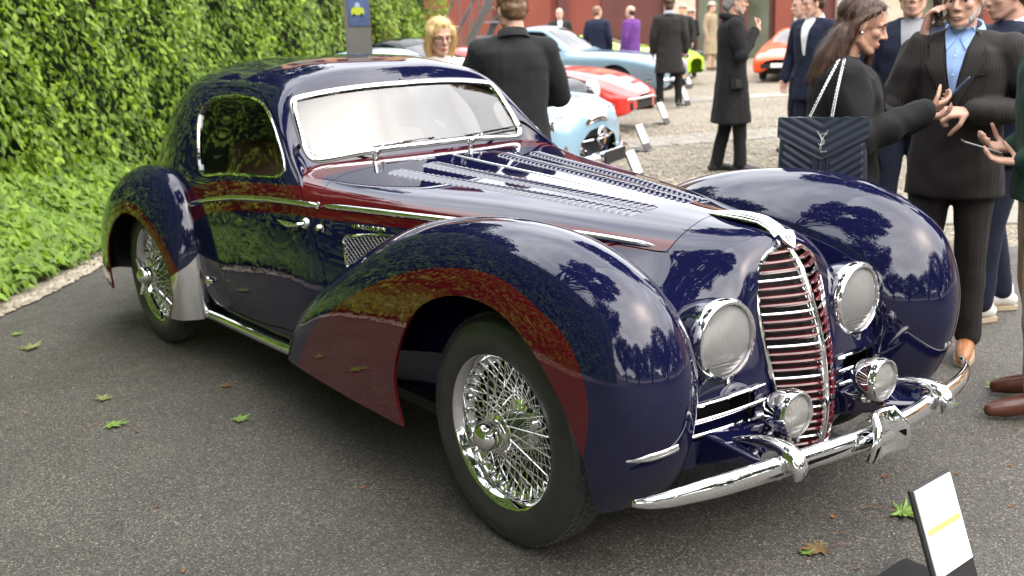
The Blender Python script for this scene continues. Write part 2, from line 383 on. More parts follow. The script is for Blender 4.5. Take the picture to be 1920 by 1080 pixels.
gc, gh = joint_rails(CAB, HOOD, ((260, 150), (260, 150)))
cab = Surf.grid(gc, flip=True); hood = Surf.grid(gh)
def flipcheck(s, c):
    # normals must point away from the axis point c
    v = s.V-np.array(c); 
    if np.mean(np.sum(v*s.N, 1)) < 0: s.N = -s.N; s.F = s.F[:, ::-1]
flipcheck(cab, (-2.4, 0, .6)); flipcheck(hood, (-.6, 0, .6))
# --- painted bands on the sides (burgundy): a closed outline in (x, z)
def yside(surf_grid, x, z):
    g = surf_grid.reshape(-1, 3); m = np.argmin((g[:, 0]-x)**2+(g[:, 2]-z)**2); return g[m, 1]

# --- fenders: rails run from tail over the wheel to the front; crown, burgundy line, lower skirt
def fender(crown, line, low, iny, inf, cw=(.33, .70)):
    """crown/line/low are (x, y, z) lists of equal length; iny, inf: how far in and down the hidden inner side reaches"""
    c = np.array(crown, float); l = np.array(line, float); o = np.array(low, float); k = len(c); G = []
    for i in range(k):
        d = l[i]-c[i]; dn = np.array([d[0], 0, d[2]])
        sh = c[i]+dn*cw[0]; sh[1] = c[i][1]+d[1]*cw[1]
        i1 = c[i]+dn*inf[i]*.26; i1[1] = c[i][1]+iny[i]*.55
        i2 = c[i]+dn*inf[i]*.70; i2[1] = c[i][1]+iny[i]*.90
        i3 = c[i]+dn*inf[i]*1.25; i3[1] = c[i][1]+iny[i]*1.0
        G.append([i3, i2, i1, c[i], sh, l[i], .5*(l[i]+o[i])+np.array([0, -.006, 0]), o[i]])
    return np.array(G)
FC = [(-1.47, -.735, .24), (-1.39, -.735, .40), (-1.18, -.72, .58), (-.93, -.70, .735), (-.63, -.675, .885), (-.33, -.66, .970), (-.05, -.655, 1.003), (.20, -.65, .993), (.40, -.648, .940), (.535, -.645, .855), (.605, -.64, .735), (.63, -.635, .60), (.605, -.63, .44), (.545, -.63, .32), (.45, -.64, .235)]
FL = [(-1.27, -.815, .24), (-1.18, -.82, .36), (-.98, -.825, .54), (-.76, -.83, .665), (-.52, -.832, .765), (-.25, -.832, .845), (-.03, -.83, .880), (.15, -.83, .868), (.30, -.83, .812), (.40, -.83, .745), (.455, -.828, .665), (.47, -.826, .58), (.455, -.822, .47), (.42, -.818, .37), (.36, -.81, .28)]
FO = [(-.44, -.850, .15), (-.42, -.852, .22), (-.40, -.856, .30), (-.37, -.860, .39), (-.31, -.863, .50), (-.17, -.862, .61), (-.03, -.86, .65), (.08, -.86, .64), (.17, -.858, .60), (.23, -.856, .55), (.26, -.854, .50), (.27, -.852, .45), (.27, -.85, .40), (.25, -.845, .33), (.22, -.84, .25)]
ffg = loft(fender(FC, FL, FO, [.05, .07, .12, .17, .21, .24, .25, .25, .24, .23, .21, .19, .18, .18, .18], [1.0, 1.0, 1.0, 1.1, 1.25, 1.5, 1.7, 1.8, 1.8, 1.7, 1.4, 1.2, 1.2, 1.2, 1.2]), 260, 110)
ff = Surf.grid(ffg); flipcheck(ff, (-.2, -.6, .5))
ARCH = [(-.425, .20), (-.425, .285), (-.456, .402), (-.437, .51), (-.375, .627), (-.289, .716), (-.189, .767), (-.055, .797), (.07, .794), (.135, .779), (.212, .743), (.288, .687), (.35, .623), (.4, .545), (.429, .466), (.442, .39), (.435, .30), (.40, .1)]
RC = [(-3.78, -.70, .20), (-3.74, -.715, .42), (-3.60, -.73, .62), (-3.36, -.735, .79), (-3.08, -.735, .90), (-2.82, -.735, .935), (-2.60, -.735, .905), (-2.46, -.735, .82), (-2.385, -.735, .68), (-2.36, -.735, .48), (-2.36, -.735, .24)]
RL = [(-3.50, -.84, .20), (-3.47, -.85, .38), (-3.36, -.865, .55), (-3.19, -.872, .67), (-3.00, -.876, .745), (-2.82, -.876, .765), (-2.65, -.874, .735), (-2.53, -.868, .66), (-2.46, -.862, .56), (-2.43, -.855, .42), (-2.43, -.845, .24)]
RO = [(-3.18, -.875, .20), (-3.16, -.88, .33), (-3.12, -.885, .44), (-3.06, -.885, .52), (-2.96, -.885, .57), (-2.85, -.885, .58), (-2.76, -.885, .56), (-2.69, -.882, .51), (-2.65, -.88, .44), (-2.63, -.875, .35), (-2.63, -.87, .24)]
rfg = loft(fender(RC, RL, RO, [.14, .15, .16, .17, .18, .19, .19, .18, .14, .1, .08], [1]*11, cw=(.36, .66)), 240, 110)
rf = Surf.grid(rfg); flipcheck(rf, (-3, -.5, .4))
RARCH = [(-3.31, .12), (-3.335, .24), (-3.328, .39), (-3.22, .55), (-3.03, .674), (-2.82, .709), (-2.63, .66), (-2.51, .57), (-2.455, .477), (-2.452, .347), (-2.494, .26), (-2.56, .12)]
#@@ ------------------------------------------------------------------ panels cut from the lofted shell
half = cab.join(hood)
HX, HY, HZ = half.V[:, 0], -half.V[:, 1], half.V[:, 2]
ncab = len(cab.V); iscab = np.arange(len(half.V)) < ncab
DOOR = np.array([(-1.165, .40), (-1.168, .50), (-1.172, .606), (-1.199, .719), (-1.232, .80), (-1.285, .896), (-1.364, .968), (-1.447, 1.021), (-1.535, 1.086), (-1.616, 1.155), (-1.69, 1.207), (-1.764, 1.247), (-1.896, 1.295), (-2.107, 1.318), (-2.35, 1.316), (-2.49, 1.295), (-2.553, 1.235), (-2.545, 1.125), (-2.47, .984), (-2.375, .872), (-2.335, .73), (-2.29, .60), (-2.255, .50), (-2.22, .427), (-2.17, .365), (-2.04, .335), (-1.70, .345), (-1.42, .365)])
WIN = rounded(ccurve([(-2.31, .942), (-2.395, 1.012), (-2.455, 1.105), (-2.487, 1.20), (-2.44, 1.250), (-2.30, 1.274), (-2.05, 1.284), (-1.864, 1.266), (-1.722, 1.208), (-1.598, 1.113), (-1.505, 1.022), (-1.512, 1.004), (-1.65, .988), (-1.823, .976), (-2.10, .956)], 90, .5), .001, 2)
BAND_UP = [(-2.70, .74), (-2.55, .81), (-2.371, .874), (-2.134, .917), (-1.945, .941), (-1.624, .958), (-1.36, .972), (-1.25, 1.0)]
BAND_LO = [(-1.20, .862), (-1.269, .864), (-1.456, .857), (-1.829, .826), (-2.134, .783), (-2.354, .716), (-2.55, .62), (-2.70, .53)]
sb = sdpoly(half.V[:, [0, 2]], BAND_UP+BAND_LO)
BLUE = [(-1.310, -.01), (-1.32, .115), (-1.331, .266), (-1.337, .369), (-1.343, .485), (-1.336, .575), (-1.325, .612), (-1.293, .630), (-1.24, .628), (-1.165, .612), (-1.023, .58), (-.884, .55), (-.682, .499), (-.499, .447), (-.194, .347), (.05, .268), (.176, .231), (.30, .20), (.9, .2), (.9, -.01)]
blue = sdpoly(np.stack([HX, HY], 1), BLUE)
HB = [(-2, .857), (-1.269, .864), (-1.1, .860), (-.8, .861), (-.3, .866), (.05, .872), (.152, .872), (.185, .876), (.203, .886), (.205, .897), (.197, .92), (.19, 1.3), (-2, 1.3)]
hb = sdpoly(half.V[:, [0, 2]], HB)
half.A['band'] = np.where(iscab, sb, np.minimum(hb, -blue))
half.A['door'] = sdpoly(half.V[:, [0, 2]], ccurve(DOOR, 160, .7))
half.A['win'] = sdpoly(half.V[:, [0, 2]], WIN)
WS = np.array([(0, 1.062), (.20, 1.060), (.40, 1.048), (.50, 1.040), (.545, 1.050), (.560, 1.085), (.552, 1.17), (.535, 1.255), (.515, 1.284), (.46, 1.297), (.35, 1.310), (.18, 1.321), (0, 1.324)])
WSP = np.concatenate([WS, (WS*np.array([-1, 1]))[::-1][1:-1]])
ws = sdpoly(half.V[:, 1:3], WSP); ws = np.where(iscab & (HX > -1.80) & (HX+.30*(HZ-1.03) > -1.74), ws, -1.0)
half.A['ws'] = ws
STR = np.array([(-2.405, .786), (-2.30, .808), (-2.196, .830), (-1.92, .872), (-1.599, .900), (-1.332, .910), (-1.113, .909), (-.853, .907), (-.657, .906), (-.35, .905), (-.112, .899), (.012, .893), (.162, .886)])
stz = np.interp(HX, STR[:, 0], STR[:, 1])
xr = np.interp(HY, [0, .375, .504, .606, .652, .70], [-1.305, -1.318, -1.308, -1.268, -1.238, -1.205]); xf = np.interp(HY, [0, .056, .128, .192, .246, .5], [.170, .172, .190, .203, .207, .207])
half.A['bon'] = np.where(iscab, -1, np.minimum(np.minimum(HX-xr, xf-HX), HZ-stz+.012))
GR = np.array([(0, .888), (.04, .884), (.085, .868), (.120, .842), (.140, .81), (.149, .75), (.151, .65), (.144, .55), (.132, .45), (.112, .36), (.085, .30), (.04, .272), (0, .268)])
GRP = np.concatenate([GR, (GR*np.array([-1, 1]))[::-1][1:-1]])
half.A['gr'] = np.where((HX > .36) & ~iscab, sdpoly(half.V[:, 1:3], GRP), -1.0)
VENT = np.array([(-.215, .512), (-.425, .492), (-.440, .385), (-.215, .405)])
half.A['vt'] = np.where((HX > .36) & ~iscab, sdpoly(half.V[:, 1:3], VENT), -1.0)
GAP = .0022
rest = half.clip(-half.A['ws']); rest = rest.clip(-rest.A['gr']); rest = rest.clip(-rest.A['vt'])
door_s = rest.clip(rest.A['door']-GAP); door_s = door_s.clip(-door_s.A['win'])
body_s = rest.clip(-rest.A['door']-GAP)
bon_s = body_s.clip(body_s.A['bon']-GAP*.8); body_s = body_s.clip(-body_s.A['bon']-GAP*.8)
both = lambda s: s.join(s.mirror())
keep = lambda s: Surf(s.V, s.N, s.F, {'band': s.A['band']})
body_s, bon_s, door_s = keep(body_s), keep(bon_s), keep(door_s)
both(body_s.rim(.012)).build('body', M['paint'], CAR)
both(bon_s.rim(.012)).build('bonnet', M['paint'], CAR)
BON = bpy.data.objects['bonnet']
DOORS = [(door_s.rim(.014) if k < 0 else door_s.rim(.014).mirror()).build('door', M['paint'], CAR) for k in (-1, 1)]
# inner lining so that shut lines and openings look into darkness, a little inside the shell
lin = Surf(half.V-half.N*.022, -half.N, half.F[:, ::-1], half.A)
for key in ('ws', 'win', 'gr', 'vt'): lin = lin.clip(-lin.A[key]+.004)
both(Surf(lin.V, lin.N, lin.F)).build('inner_lining', M['leatherdark'], CAR)
# body trees for placing trim on the surface
def tree(*ss):
    V = []; F = []
    for s in ss:
        b = len(V); V += [tuple(v) for v in s.V]; F += [tuple(int(i)+b for i in f) for f in s.F]
    return BVHTree.FromPolygons(V, F)
TB = tree(half, half.mirror()); TFF = tree(ff); TRF = tree(rf)
def from_side(T, x, z, sgn=-1):
    h = T.ray_cast(Vector((x, 2*sgn, z)), Vector((0, -sgn, 0))); return h[0], h[1]
def from_front(T, y, z):
    h = T.ray_cast(Vector((2, y, z)), Vector((-1, 0, 0))); return h[0], h[1]
def from_top(T, x, y):
    h = T.ray_cast(Vector((x, y, 3)), Vector((0, 0, -1))); return h[0], h[1]
def strip_on(P, Nn, width, height, n=7, taper=None):
    """half-round moulding that follows points P with surface normals Nn; width across, height proud"""
    V = []; F = []; k = len(P)
    for i in range(k):
        p = Vector(P[i]); nn = Vector(Nn[i]).normalized(); t = (Vector(P[min(i+1, k-1)])-Vector(P[max(i-1, 0)])).normalized(); b = t.cross(nn).normalized()
        s_ = 1 if taper is None else taper[i]
        for j in range(n):
            a = math.pi*j/(n-1); V.append(p+b*(math.cos(a)*width/2*s_)+nn*(math.sin(a)*height*s_-.002))
    for i in range(k-1):
        for j in range(n-1): F.append((i*n+j, i*n+j+1, (i+1)*n+j+1, (i+1)*n+j))
    mb = MB(); mb.add(V, F); mb.add([V[j] for j in range(n)], [tuple(range(n))]); mb.add([V[(k-1)*n+j] for j in range(n)], [tuple(range(n))]); return mb
def smoothrun(k, a=3, b=3):
    return [min(1, (i+.15)/a, (k-1-i+.15)/b) for i in range(k)]
for sg in (-1, 1):
    # belt strip: door part and bonnet part
    for nm_, x0, x1 in (('belt_strip', -2.44, -1.215), ('belt_strip', -1.205, .165)):
        P = []; Q = []
        for x in np.linspace(x0, x1, 50):
            z = np.interp(x, STR[:, 0], STR[:, 1]); p, q = from_side(TB, x, z, sg); P.append(p); Q.append(q)
        strip_on(P, Q, .024, .011, taper=smoothrun(50, 1.5, 1.5)).build(nm_, M['chrome'], CAR)
    # side window frame, glass
    W3 = [from_side(TB, x, z, sg) for x, z in WIN]
    mb = MB(); k = len(W3); V = []; F = []
    for i in range(k):
        p, q = W3[i]; t = (W3[(i+1) % k][0]-W3[i-1][0]).normalized(); b = t.cross(q).normalized()*(-1 if sg > 0 else 1)
        for u, v in ((-.008, -.012), (-.008, .003), (-.003, .005), (.004, .003), (.005, -.012)): V.append(p+b*u+q*v)
    for i in range(k):
        for j in range(4): F.append((i*5+j, i*5+j+1, ((i+1) % k)*5+j+1, ((i+1) % k)*5+j))
    mb.add(V, F).build('window_frame', M['chrome'], DOORS[0 if sg < 0 else 1])
    gs = half.clip(half.A['win']+.006)
    gs = Surf(gs.V-gs.N*.009, gs.N, gs.F)
    (gs if sg < 0 else gs.mirror()).build('window', M['glass'], DOORS[0 if sg < 0 else 1])
# windscreen and its chrome frame
gs = half.clip(half.A['ws']+.005); gs = Surf(gs.V-gs.N*.006, gs.N, gs.F); WSO = both(gs).build('windscreen', M['wsglass'], CAR)
wsc = []
for y, z in ccurve(WSP, 160, .5):
    # windscreen points: march a ray from the front
    h = TB.ray_cast(Vector((0.5, y, z)), Vector((-1, 0, 0)))
    wsc.append((h[0], h[1]))
V = []; F = []; k = len(wsc)
for i in range(k):
    p, q = wsc[i]; t = (wsc[(i+1) % k][0]-wsc[i-1][0]).normalized(); b = t.cross(q).normalized()
    for u, v in ((-.004, -.010), (-.004, .004), (.003, .008), (.011, .008), (.018, .004), (.018, -.012)): V.append(p+b*u*(-1)+q*v)
for i in range(k):
    for j in range(5): F.append((i*6+j, i*6+j+1, ((i+1) % k)*6+j+1, ((i+1) % k)*6+j))
MB().add(V, F).build('windscreen_frame', M['chrome'], WSO)
V = []; F = []
for i in range(k):
    p, q = wsc[i]; t = (wsc[(i+1) % k][0]-wsc[i-1][0]).normalized(); b = t.cross(q).normalized()
    for u, v in ((-.015, -.004), (-.011, .003), (-.003, .003), (0, -.004)): V.append(p-b*u+q*v)
for i in range(k):
    for j in range(3): F.append((i*4+j, i*4+j+1, ((i+1) % k)*4+j+1, ((i+1) % k)*4+j))
MB().add(V, F).build('windscreen_seal', M['rubber'], WSO)

# ------------------------------------------------------------------ fenders
FLINE = [(-1.30, .24), (-1.244, .298), (-1.128, .433), (-.908, .585), (-.645, .714), (-.422, .798), (-.226, .851), (-.05, .877), (.092, .879), (.214, .848), (.312, .805), (.392, .757), (.442, .686), (.467, .599), (.457, .504), (.425, .39), (.38, .25)]
fl = ccurve(FLINE+[(-.4, .0)], 200, .8)
ff.A['band'] = np.where(ff.V[:, 1] < -.70, sdpoly(ff.V[:, [0, 2]], fl), -1.0)
ARCHS = np.concatenate([[ARCH[0]], curve(ARCH[1:-1], 90), [ARCH[-1]]]); fcut = ff.clip(-sdpoly(ff.V[:, [0, 2]], ARCHS))
bot = np.interp(fcut.V[:, 0], [-1.5, -1.25, -.8, -.42, -.2, .2, .35, .45, .55, .62, .7], [.285, .283, .281, .284, .2, .1, .24, .255, .30, .36, .40])
fcut = fcut.clip(fcut.V[:, 2]-bot)
RARCHS = np.concatenate([[RARCH[0]], curve(RARCH[1:-1], 80), [RARCH[-1]]]); rd = -sdpoly(rf.V[:, [0, 2]], RARCHS)
rf.A['band'] = np.where((rf.V[:, 1] < -.78), .055-rd, -1.0)
zg = np.interp(-rf.V[:, 1], [.60, .708, .745, .793, .842, .868, .9], [.72, .616, .551, .506, .473, .440, .40])
rf.A['guard'] = np.where(rf.V[:, 0] > -2.62, np.minimum(zg-rf.V[:, 2], rd-.012), -1.0)
rcut = rf.clip(rd); rcut = rcut.clip(rcut.V[:, 2]-np.interp(rcut.V[:, 0], [-3.8, -3.31, -3.2, -2.5, -2.3], [.26, .235, .2, .235, .235]))
guard = rcut.clip(rcut.A['guard'])
guard = Surf(guard.V+guard.N*.004, guard.N, guard.F)
for sg in (-1, 1):
    mm = (lambda s: s) if sg < 0 else (lambda s: s.mirror())
    f_ = keep(fcut).rim(.011); mm(f_).build('front_fender', M['paint'], CAR)
    mm(Surf(fcut.V-fcut.N*.0105, -fcut.N, fcut.F[:, ::-1])).build('front_fender_liner', M['darkmetal'], CAR)
    r_ = keep(rcut).rim(.011); RFO = mm(r_).build('rear_fender', M['paint'], CAR)
    mm(Surf(rcut.V-rcut.N*.0105, -rcut.N, rcut.F[:, ::-1])).build('rear_fender_liner', M['darkmetal'], CAR)
    mm(guard.rim(.006)).build('stone_guard', M['alu'], RFO)
    # inner wheel wells
    for cx, y0, y1, rr in ((0, -.50, -.62, .46), (RX, -.48, -.60, .46)):
        pr = [(rr*math.cos(a)+cx, sg*(-y0), .40+rr*math.sin(a)) for a in np.linspace(-.35, math.pi+.35, 20)]
        MB().add(pr, [tuple(range(20))]).build('wheel_well', M['black'], CAR, smooth=False)
    # chrome flash on the fender nose
    P = []; Q = []
    for t in np.linspace(0, 1, 24):
        y = -.770+.125*t; h = TFF.ray_cast(Vector((2, y, .447+.024*t)), Vector((-1, 0, 0))); p, q = h[0], h[1]
        if p is None: continue
        P.append(Vector((p.x, p.y*(-sg), p.z))); Q.append(Vector((q.x, q.y*(-sg), q.z)))
    strip_on(P, Q, .026, .008, taper=[min(1, .35+i/14) for i in range(len(P))]).build('fender_flash', M['chrome'], CAR)
    # sill moulding
    P = [Vector((x, sg*(.725-.02*max(0, (x+1.6))), .262+.012*(x+2.4))) for x in np.linspace(-2.42, -1.36, 30)]
    MB().tube(P, [.024*min(1, .5+i*.25) for i in range(30)], 12, flat=.8).build('sill_moulding', M['chrome'], CAR)
# chassis floor so that no light comes through under the car
MB().box((-1.75, 0, .23), (3.9, 1.20, .04)).box((.15, 0, .30), (.55, .8, .04)).build('floor_pan', M['black'], CAR, smooth=False)
MB().tube([(0, -.62, .33), (0, .62, .33)], .03, 8).build('front_axle', M['darkmetal'], CAR)
# ------------------------------------------------------------------ lettering as mesh
def text_pts(s, size, bold=0.0, extr=0.0):
    cu = bpy.data.curves.new('t', 'FONT'); cu.body = s; cu.size = size; cu.offset = bold; cu.extrude = extr; cu.resolution_u = 2; cu.align_x = 'CENTER'; cu.align_y = 'CENTER'
    o = bpy.data.objects.new('t', cu); COL.objects.link(o); dg = bpy.context.evaluated_depsgraph_get(); dg.update()
    me = bpy.data.meshes.new_from_object(o.evaluated_get(dg)); V = [tuple(v.co) for v in me.vertices]; F = [tuple(p.vertices) for p in me.polygons]
    bpy.data.objects.remove(o); bpy.data.curves.remove(cu); bpy.data.meshes.remove(me)
    return V, F
# ------------------------------------------------------------------ wheels (local +Y points outwards)
TYRE = [(.228, .050), (.236, .064), (.246, .073), (.262, .080), (.285, .085), (.305, .085), (.322, .080), (.336, .073), (.340, .0725), (.344, .069), (.352, .062), (.357, .055), (.360, .048), (.3615, .03), (.362, 0)]
def wheel(parent, x, y, sg, detailed=True, spin=0.0):
    w_ = empty('wheel', (x, y, WR), 0); w_.parent = parent
    w_.rotation_euler = (0, 0, math.pi if sg < 0 else 0)
    prof = TYRE+[(r, -yy) for r, yy in TYRE[::-1][1:]]
    MB().lathe(prof, 96).build('tyre', M['rubber'], w_)
    mb = MB()
    nb = 74
    for row, (yy, ww) in enumerate(((-.043, .018), (-.0215, .018), (0, .018), (.0215, .018), (.043, .018))):
        for i in range(nb):
            a = 2*math.pi*(i+.5*(row % 2))/nb
            T = Matrix.Rotation(-a, 4, 'Y') @ Matrix.Translation((.3605-.0018*abs(row-2)**1.5, yy, 0)) @ Matrix.Rotation(R(14 if row % 2 else -14), 4, 'X')
            mb.box((0, 0, 0), (.011, ww, 2*math.pi*.362/nb*.80), T=T)
    mb.build('tread', M['tread'], w_, smooth=False)
    rim = [(.224, .048), (.238, .069), (.2435, .073), (.2445, .069), (.240, .064), (.234, .058), (.229, .050), (.227, .030), (.222, .022), (.208, .012), (.204, -.005), (.208, -.02), (.224, -.03), (.228, -.05), (.242, -.066)]
    MB().lathe(rim, 72).build('rim', M['chrome'], w_)
    hub = [(.0, .118), (.040, .118), (.046, .108), (.046, .085), (.060, .082), (.062, .074), (.052, .070), (.048, .02), (.050, -.01), (.082, -.018), (.084, -.030), (.060, -.036), (.058, -.07), (0, -.07)]
    MB().lathe(hub, 36).build('hub', M['chrome'], w_)
    cap = MB().lathe([(0, .158), (.014, .1565), (.028, .151), (.039, .141), (.045, .128), (.047, .116), (.040, .110)], 28)
    for e in (0, math.pi):
        a = spin+e
        Q = [(rr*math.cos(a+tw), yy, rr*math.sin(a+tw)) for rr, yy, tw in ((.030, .126, 0), (.052, .130, .04), (.074, .138, .09), (.096, .148, .14))]
        cap.tube(Q, [.018, .017, .015, .009], 10, flat=.55, up=(0, 1, 0))
    cap.build('knock_off', M['chrome'], w_)
    MB().lathe([(0, -.045), (.165, -.045), (.175, -.055), (.175, -.10), (.16, -.105)], 40).build('brake_drum', M['darkmetal'], w_)
    if not detailed: return w_
    n = 32
    def spk(r0, y0, r1, y1, da):
        d = Vector((r1*math.cos(da)-r0, y1-y0, r1*math.sin(da))); L = d.length
        return MB().tube([(r0, y0, 0), (r1*math.cos(da), y1, r1*math.sin(da))], .0023, 5).tube([Vector((r1*math.cos(da), y1, r1*math.sin(da)))-d/L*.020, Vector((r1*math.cos(da), y1, r1*math.sin(da)))-d/L*.001], .0042, 6).me('spoke', True, R(40))
    sets = [(.058, .078, .207, .012, R(34)), (.058, .078, .207, .012, R(-34)), (.080, -.024, .226, .036, R(27)), (.080, -.024, .226, .036, R(-27))]
    for q, (r0, y0, r1, y1, da) in enumerate(sets):
        me = spk(r0, y0, r1, y1, da); k = n if q > 1 else n//2+2
        for i in range(k):
            link('spoke', me, M['spoke'], w_, rot=(0, 2*math.pi*(i+.25*q)/k, 0))
    return w_
wf = wheel(CAR, FX, -.70, -1, True, R(140)); wheel(CAR, FX, .70, 1, False)
wheel(CAR, RX, -.695, -1, True, R(80)); wheel(CAR, RX, .695, 1, False)
# raised lettering on the front tyre's wall
tv, tf = text_pts('DUNLOP RACING', .030)
def on_wall(V, mid, rr, yw):
    out = []
    for x_, y_, z_ in V:
        a = mid-x_/rr; r_ = rr+y_; out.append((r_*math.cos(a), yw(r_)+z_, r_*math.sin(a)))
    return out
yw = lambda r_: np.interp(r_, [p[0] for p in TYRE[:10]], [p[1] for p in TYRE[:10]])+.0022
MB().add(on_wall(tv, R(8), .312, yw), tf).build('tyre_lettering', mat('raised_rubber', (.085, .083, .080), .5), wf, smooth=False)

# ------------------------------------------------------------------ lamps
def lamp(name, loc, dia, depth, sg, shell, bulb_y, aim=0.0):
    """lathe axis: local +Y turned to face car forward (+X)"""
    o = empty(name, loc); o.parent = CAR; o.rotation_euler = (0, R(2), R(-90)+aim)
    r = dia/2
    MB().lathe([(.2*r, -depth), (.55*r, -depth*.92), (.82*r, -depth*.66), (.96*r, -depth*.3), (1.0*r, 0)], 40).build('lamp_bucket', shell, o)
    MB().lathe([(1.0*r, -.022), (1.035*r, -.012), (1.04*r, 0), (1.02*r, .012), (.96*r, .021), (.90*r, .022), (.875*r, .016), (.865*r, .004)], 56).build('lamp_ring', M['chrome'], o)
    MB().lathe([(.87*r, .006), (.8*r, -.02), (.6*r, -.055*dia/.22), (.3*r, -.08*dia/.22), (0.02, -.088*dia/.22)], 40).build('lamp_reflector', M['reflector'], o)
    # fluted lens: shallow dome with vertical ribs
    nu, nv = 64, 64; V = []; F = []; idx = {}
    for i in range(nu+1):
        for j in range(nv+1):
            a, b = (i/nu*2-1), (j/nv*2-1)
            # square to disc
            x_ = a*math.sqrt(max(0, 1-b*b/2)); z_ = b*math.sqrt(max(0, 1-a*a/2)); q = x_*x_+z_*z_
            h = .022*(1-q)*dia/.22+.006
            rib = .0011*math.sin(x_*r*.87*2*math.pi/.0085) if z_ > -.55 else .0008*math.sin(z_*r*.87*2*math.pi/.012)
            V.append((x_*r*.87, h+.004+rib*(1-q**6), z_*r*.87))
    for i in range(nu):
        for j in range(nv): k = i*(nv+1)+j; F.append((k, k+nv+1, k+nv+2, k+1))
    MB().add(V, F).build('lens', M['lens'], o, angle=None)
    MB().sphere((0, -.035*dia/.22, bulb_y), (.014, .018, .014)).build('bulb', M['yellowbulb'], o)
    MB().box((0, .010, -1.06*r), (.012, .02, .02)).build('lamp_clip', M['chrome'], o)
    return o
for sg in (-1, 1):
    lamp('headlight', (.478, sg*.316, .668), .236, .17, sg, M['navy'], 0, R(sg*2))
    lamp('fog_light', (.648, sg*.212, .463), .136, .085, sg, M['chrome'], 0, R(sg*1))
    MB().tube([(.600, sg*.212, .385), (.605, sg*.212, .42)], .014, 10).lathe([(0, 0), (.022, 0), (.022, .008), (0, .008)], 14, T=Matrix.Translation((.60, sg*.212, .382)) @ Matrix.Rotation(R(90), 4, 'X')).build('fog_light_stem', M['chrome'], CAR)
    # side intake bars and recess
    for k in range(3):
        z0, z1 = .490-.043*k, .509-.043*k; P = []
        for t in np.linspace(0, 1, 12):
            y = -(.468-.292*t); z = z0+(z1-z0)*t; p, q = from_front(TB, y, z); P.append(Vector((p.x+.006 if p else .5, y*-sg, z)))
        xs = [p.x for p in P]; xs = np.polyval(np.polyfit(range(12), xs, 2), range(12))
        P = [Vector((xs[i], P[i].y, P[i].z)) for i in range(12)]
        MB().tube(P, [.004]+[.0075]*10+[.004], 10).build('intake_bar', M['chrome'], CAR)
    mb = MB(); V = []
    for (y, z) in VENT*1.0:
        p, q = from_front(TB, y, z); V.append((p.x-.012 if p else .48, y*-sg, z))
    ctr = sum((Vector(v) for v in V), Vector())/4; V = [tuple(ctr+(Vector(v)-ctr)*1.06) for v in V]
    mb.add(V+[(v[0]-.09, v[1], v[2]) for v in V], [(4, 5, 6, 7), (0, 1, 5, 4), (1, 2, 6, 5), (2, 3, 7, 6), (3, 0, 4, 7)]).build('intake_recess', M['black'], CAR, smooth=False)
# ------------------------------------------------------------------ grille
GE = np.array([(.43, .0, .890), (.430, .04, .886), (.432, .085, .870), (.436, .120, .844), (.442, .140, .81), (.456, .149, .75), (.480, .151, .65), (.504, .144, .55), (.526, .132, .45), (.541, .112, .36), (.553, .085, .30), (.566, .04, .268), (.572, 0, .262)])
GCN = np.array([(.440, .893), (.470, .865), (.498, .830), (.532, .755), (.561, .678), (.584, .60), (.597, .520), (.606, .44), (.605, .38), (.595, .32), (.576, .265)])
GRL = empty('grille'); GRL.parent = CAR
ec = curve(GE, 60)
for sg in (-1, 1):
    MB().tube([(p[0]+.006, p[1]*sg, p[2]) for p in ec], .0075, 8).build('grille_surround', M['chrome'], GRL)
cz = GCN[::-1, 1]; cx = GCN[::-1, 0]; zq = np.linspace(.268, .892, 50)
V = []; F = []
for z in zq[::-1]:
    x = np.interp(z, cz, cx)
    for dy, dx in ((-.013, -.010), (-.012, .004), (-.006, .011), (0, .013), (.006, .011), (.012, .004), (.013, -.010)): V.append((x+dx, dy, z))
for i in range(49):
    for j in range(6): F.append((i*7+j, i*7+j+1, (i+1)*7+j+1, (i+1)*7+j))
MB().add(V, F).build('centre_bar', M['chrome'], GRL, angle=None)
mb = MB(); V = []; F = []
for i, p in enumerate(ec):
    xm = np.interp(p[2], cz, cx)
    V += [(p[0]-.03, -p[1], p[2]), (xm-.05, 0, p[2]), (p[0]-.03, p[1], p[2])]
for i in range(59): F += [(i*3, i*3+1, i*3+4, i*3+3), (i*3+1, i*3+2, i*3+5, i*3+4)]
mb.add(V, F).build('grille_backing', M['black'], GRL)
nbar = 25
for k in range(nbar):
    z = .872-k*.0237; chrome_bar = (k % 4 == 3)
    ye = np.interp(-z, -GE[:, 2], GE[:, 1]); xe = np.interp(-z, -GE[:, 2], GE[:, 0]); xm = np.interp(z, cz, cx)
    for sg in (-1, 1):
        P = []
        for t in np.linspace(0, 1, 9):
            y = ye*(1-t)+.010*t; x = xe+(xm-xe)*(1-(1-t)**1.35); P.append((x+.004, y*sg, z+.006*t))
        MB().tube(P, [.0045]+[.0072 if not chrome_bar else .0052]*7+[.0045], 8, flat=1.4).build('grille_bar', M['chrome'] if chrome_bar else M['burg'], GRL)
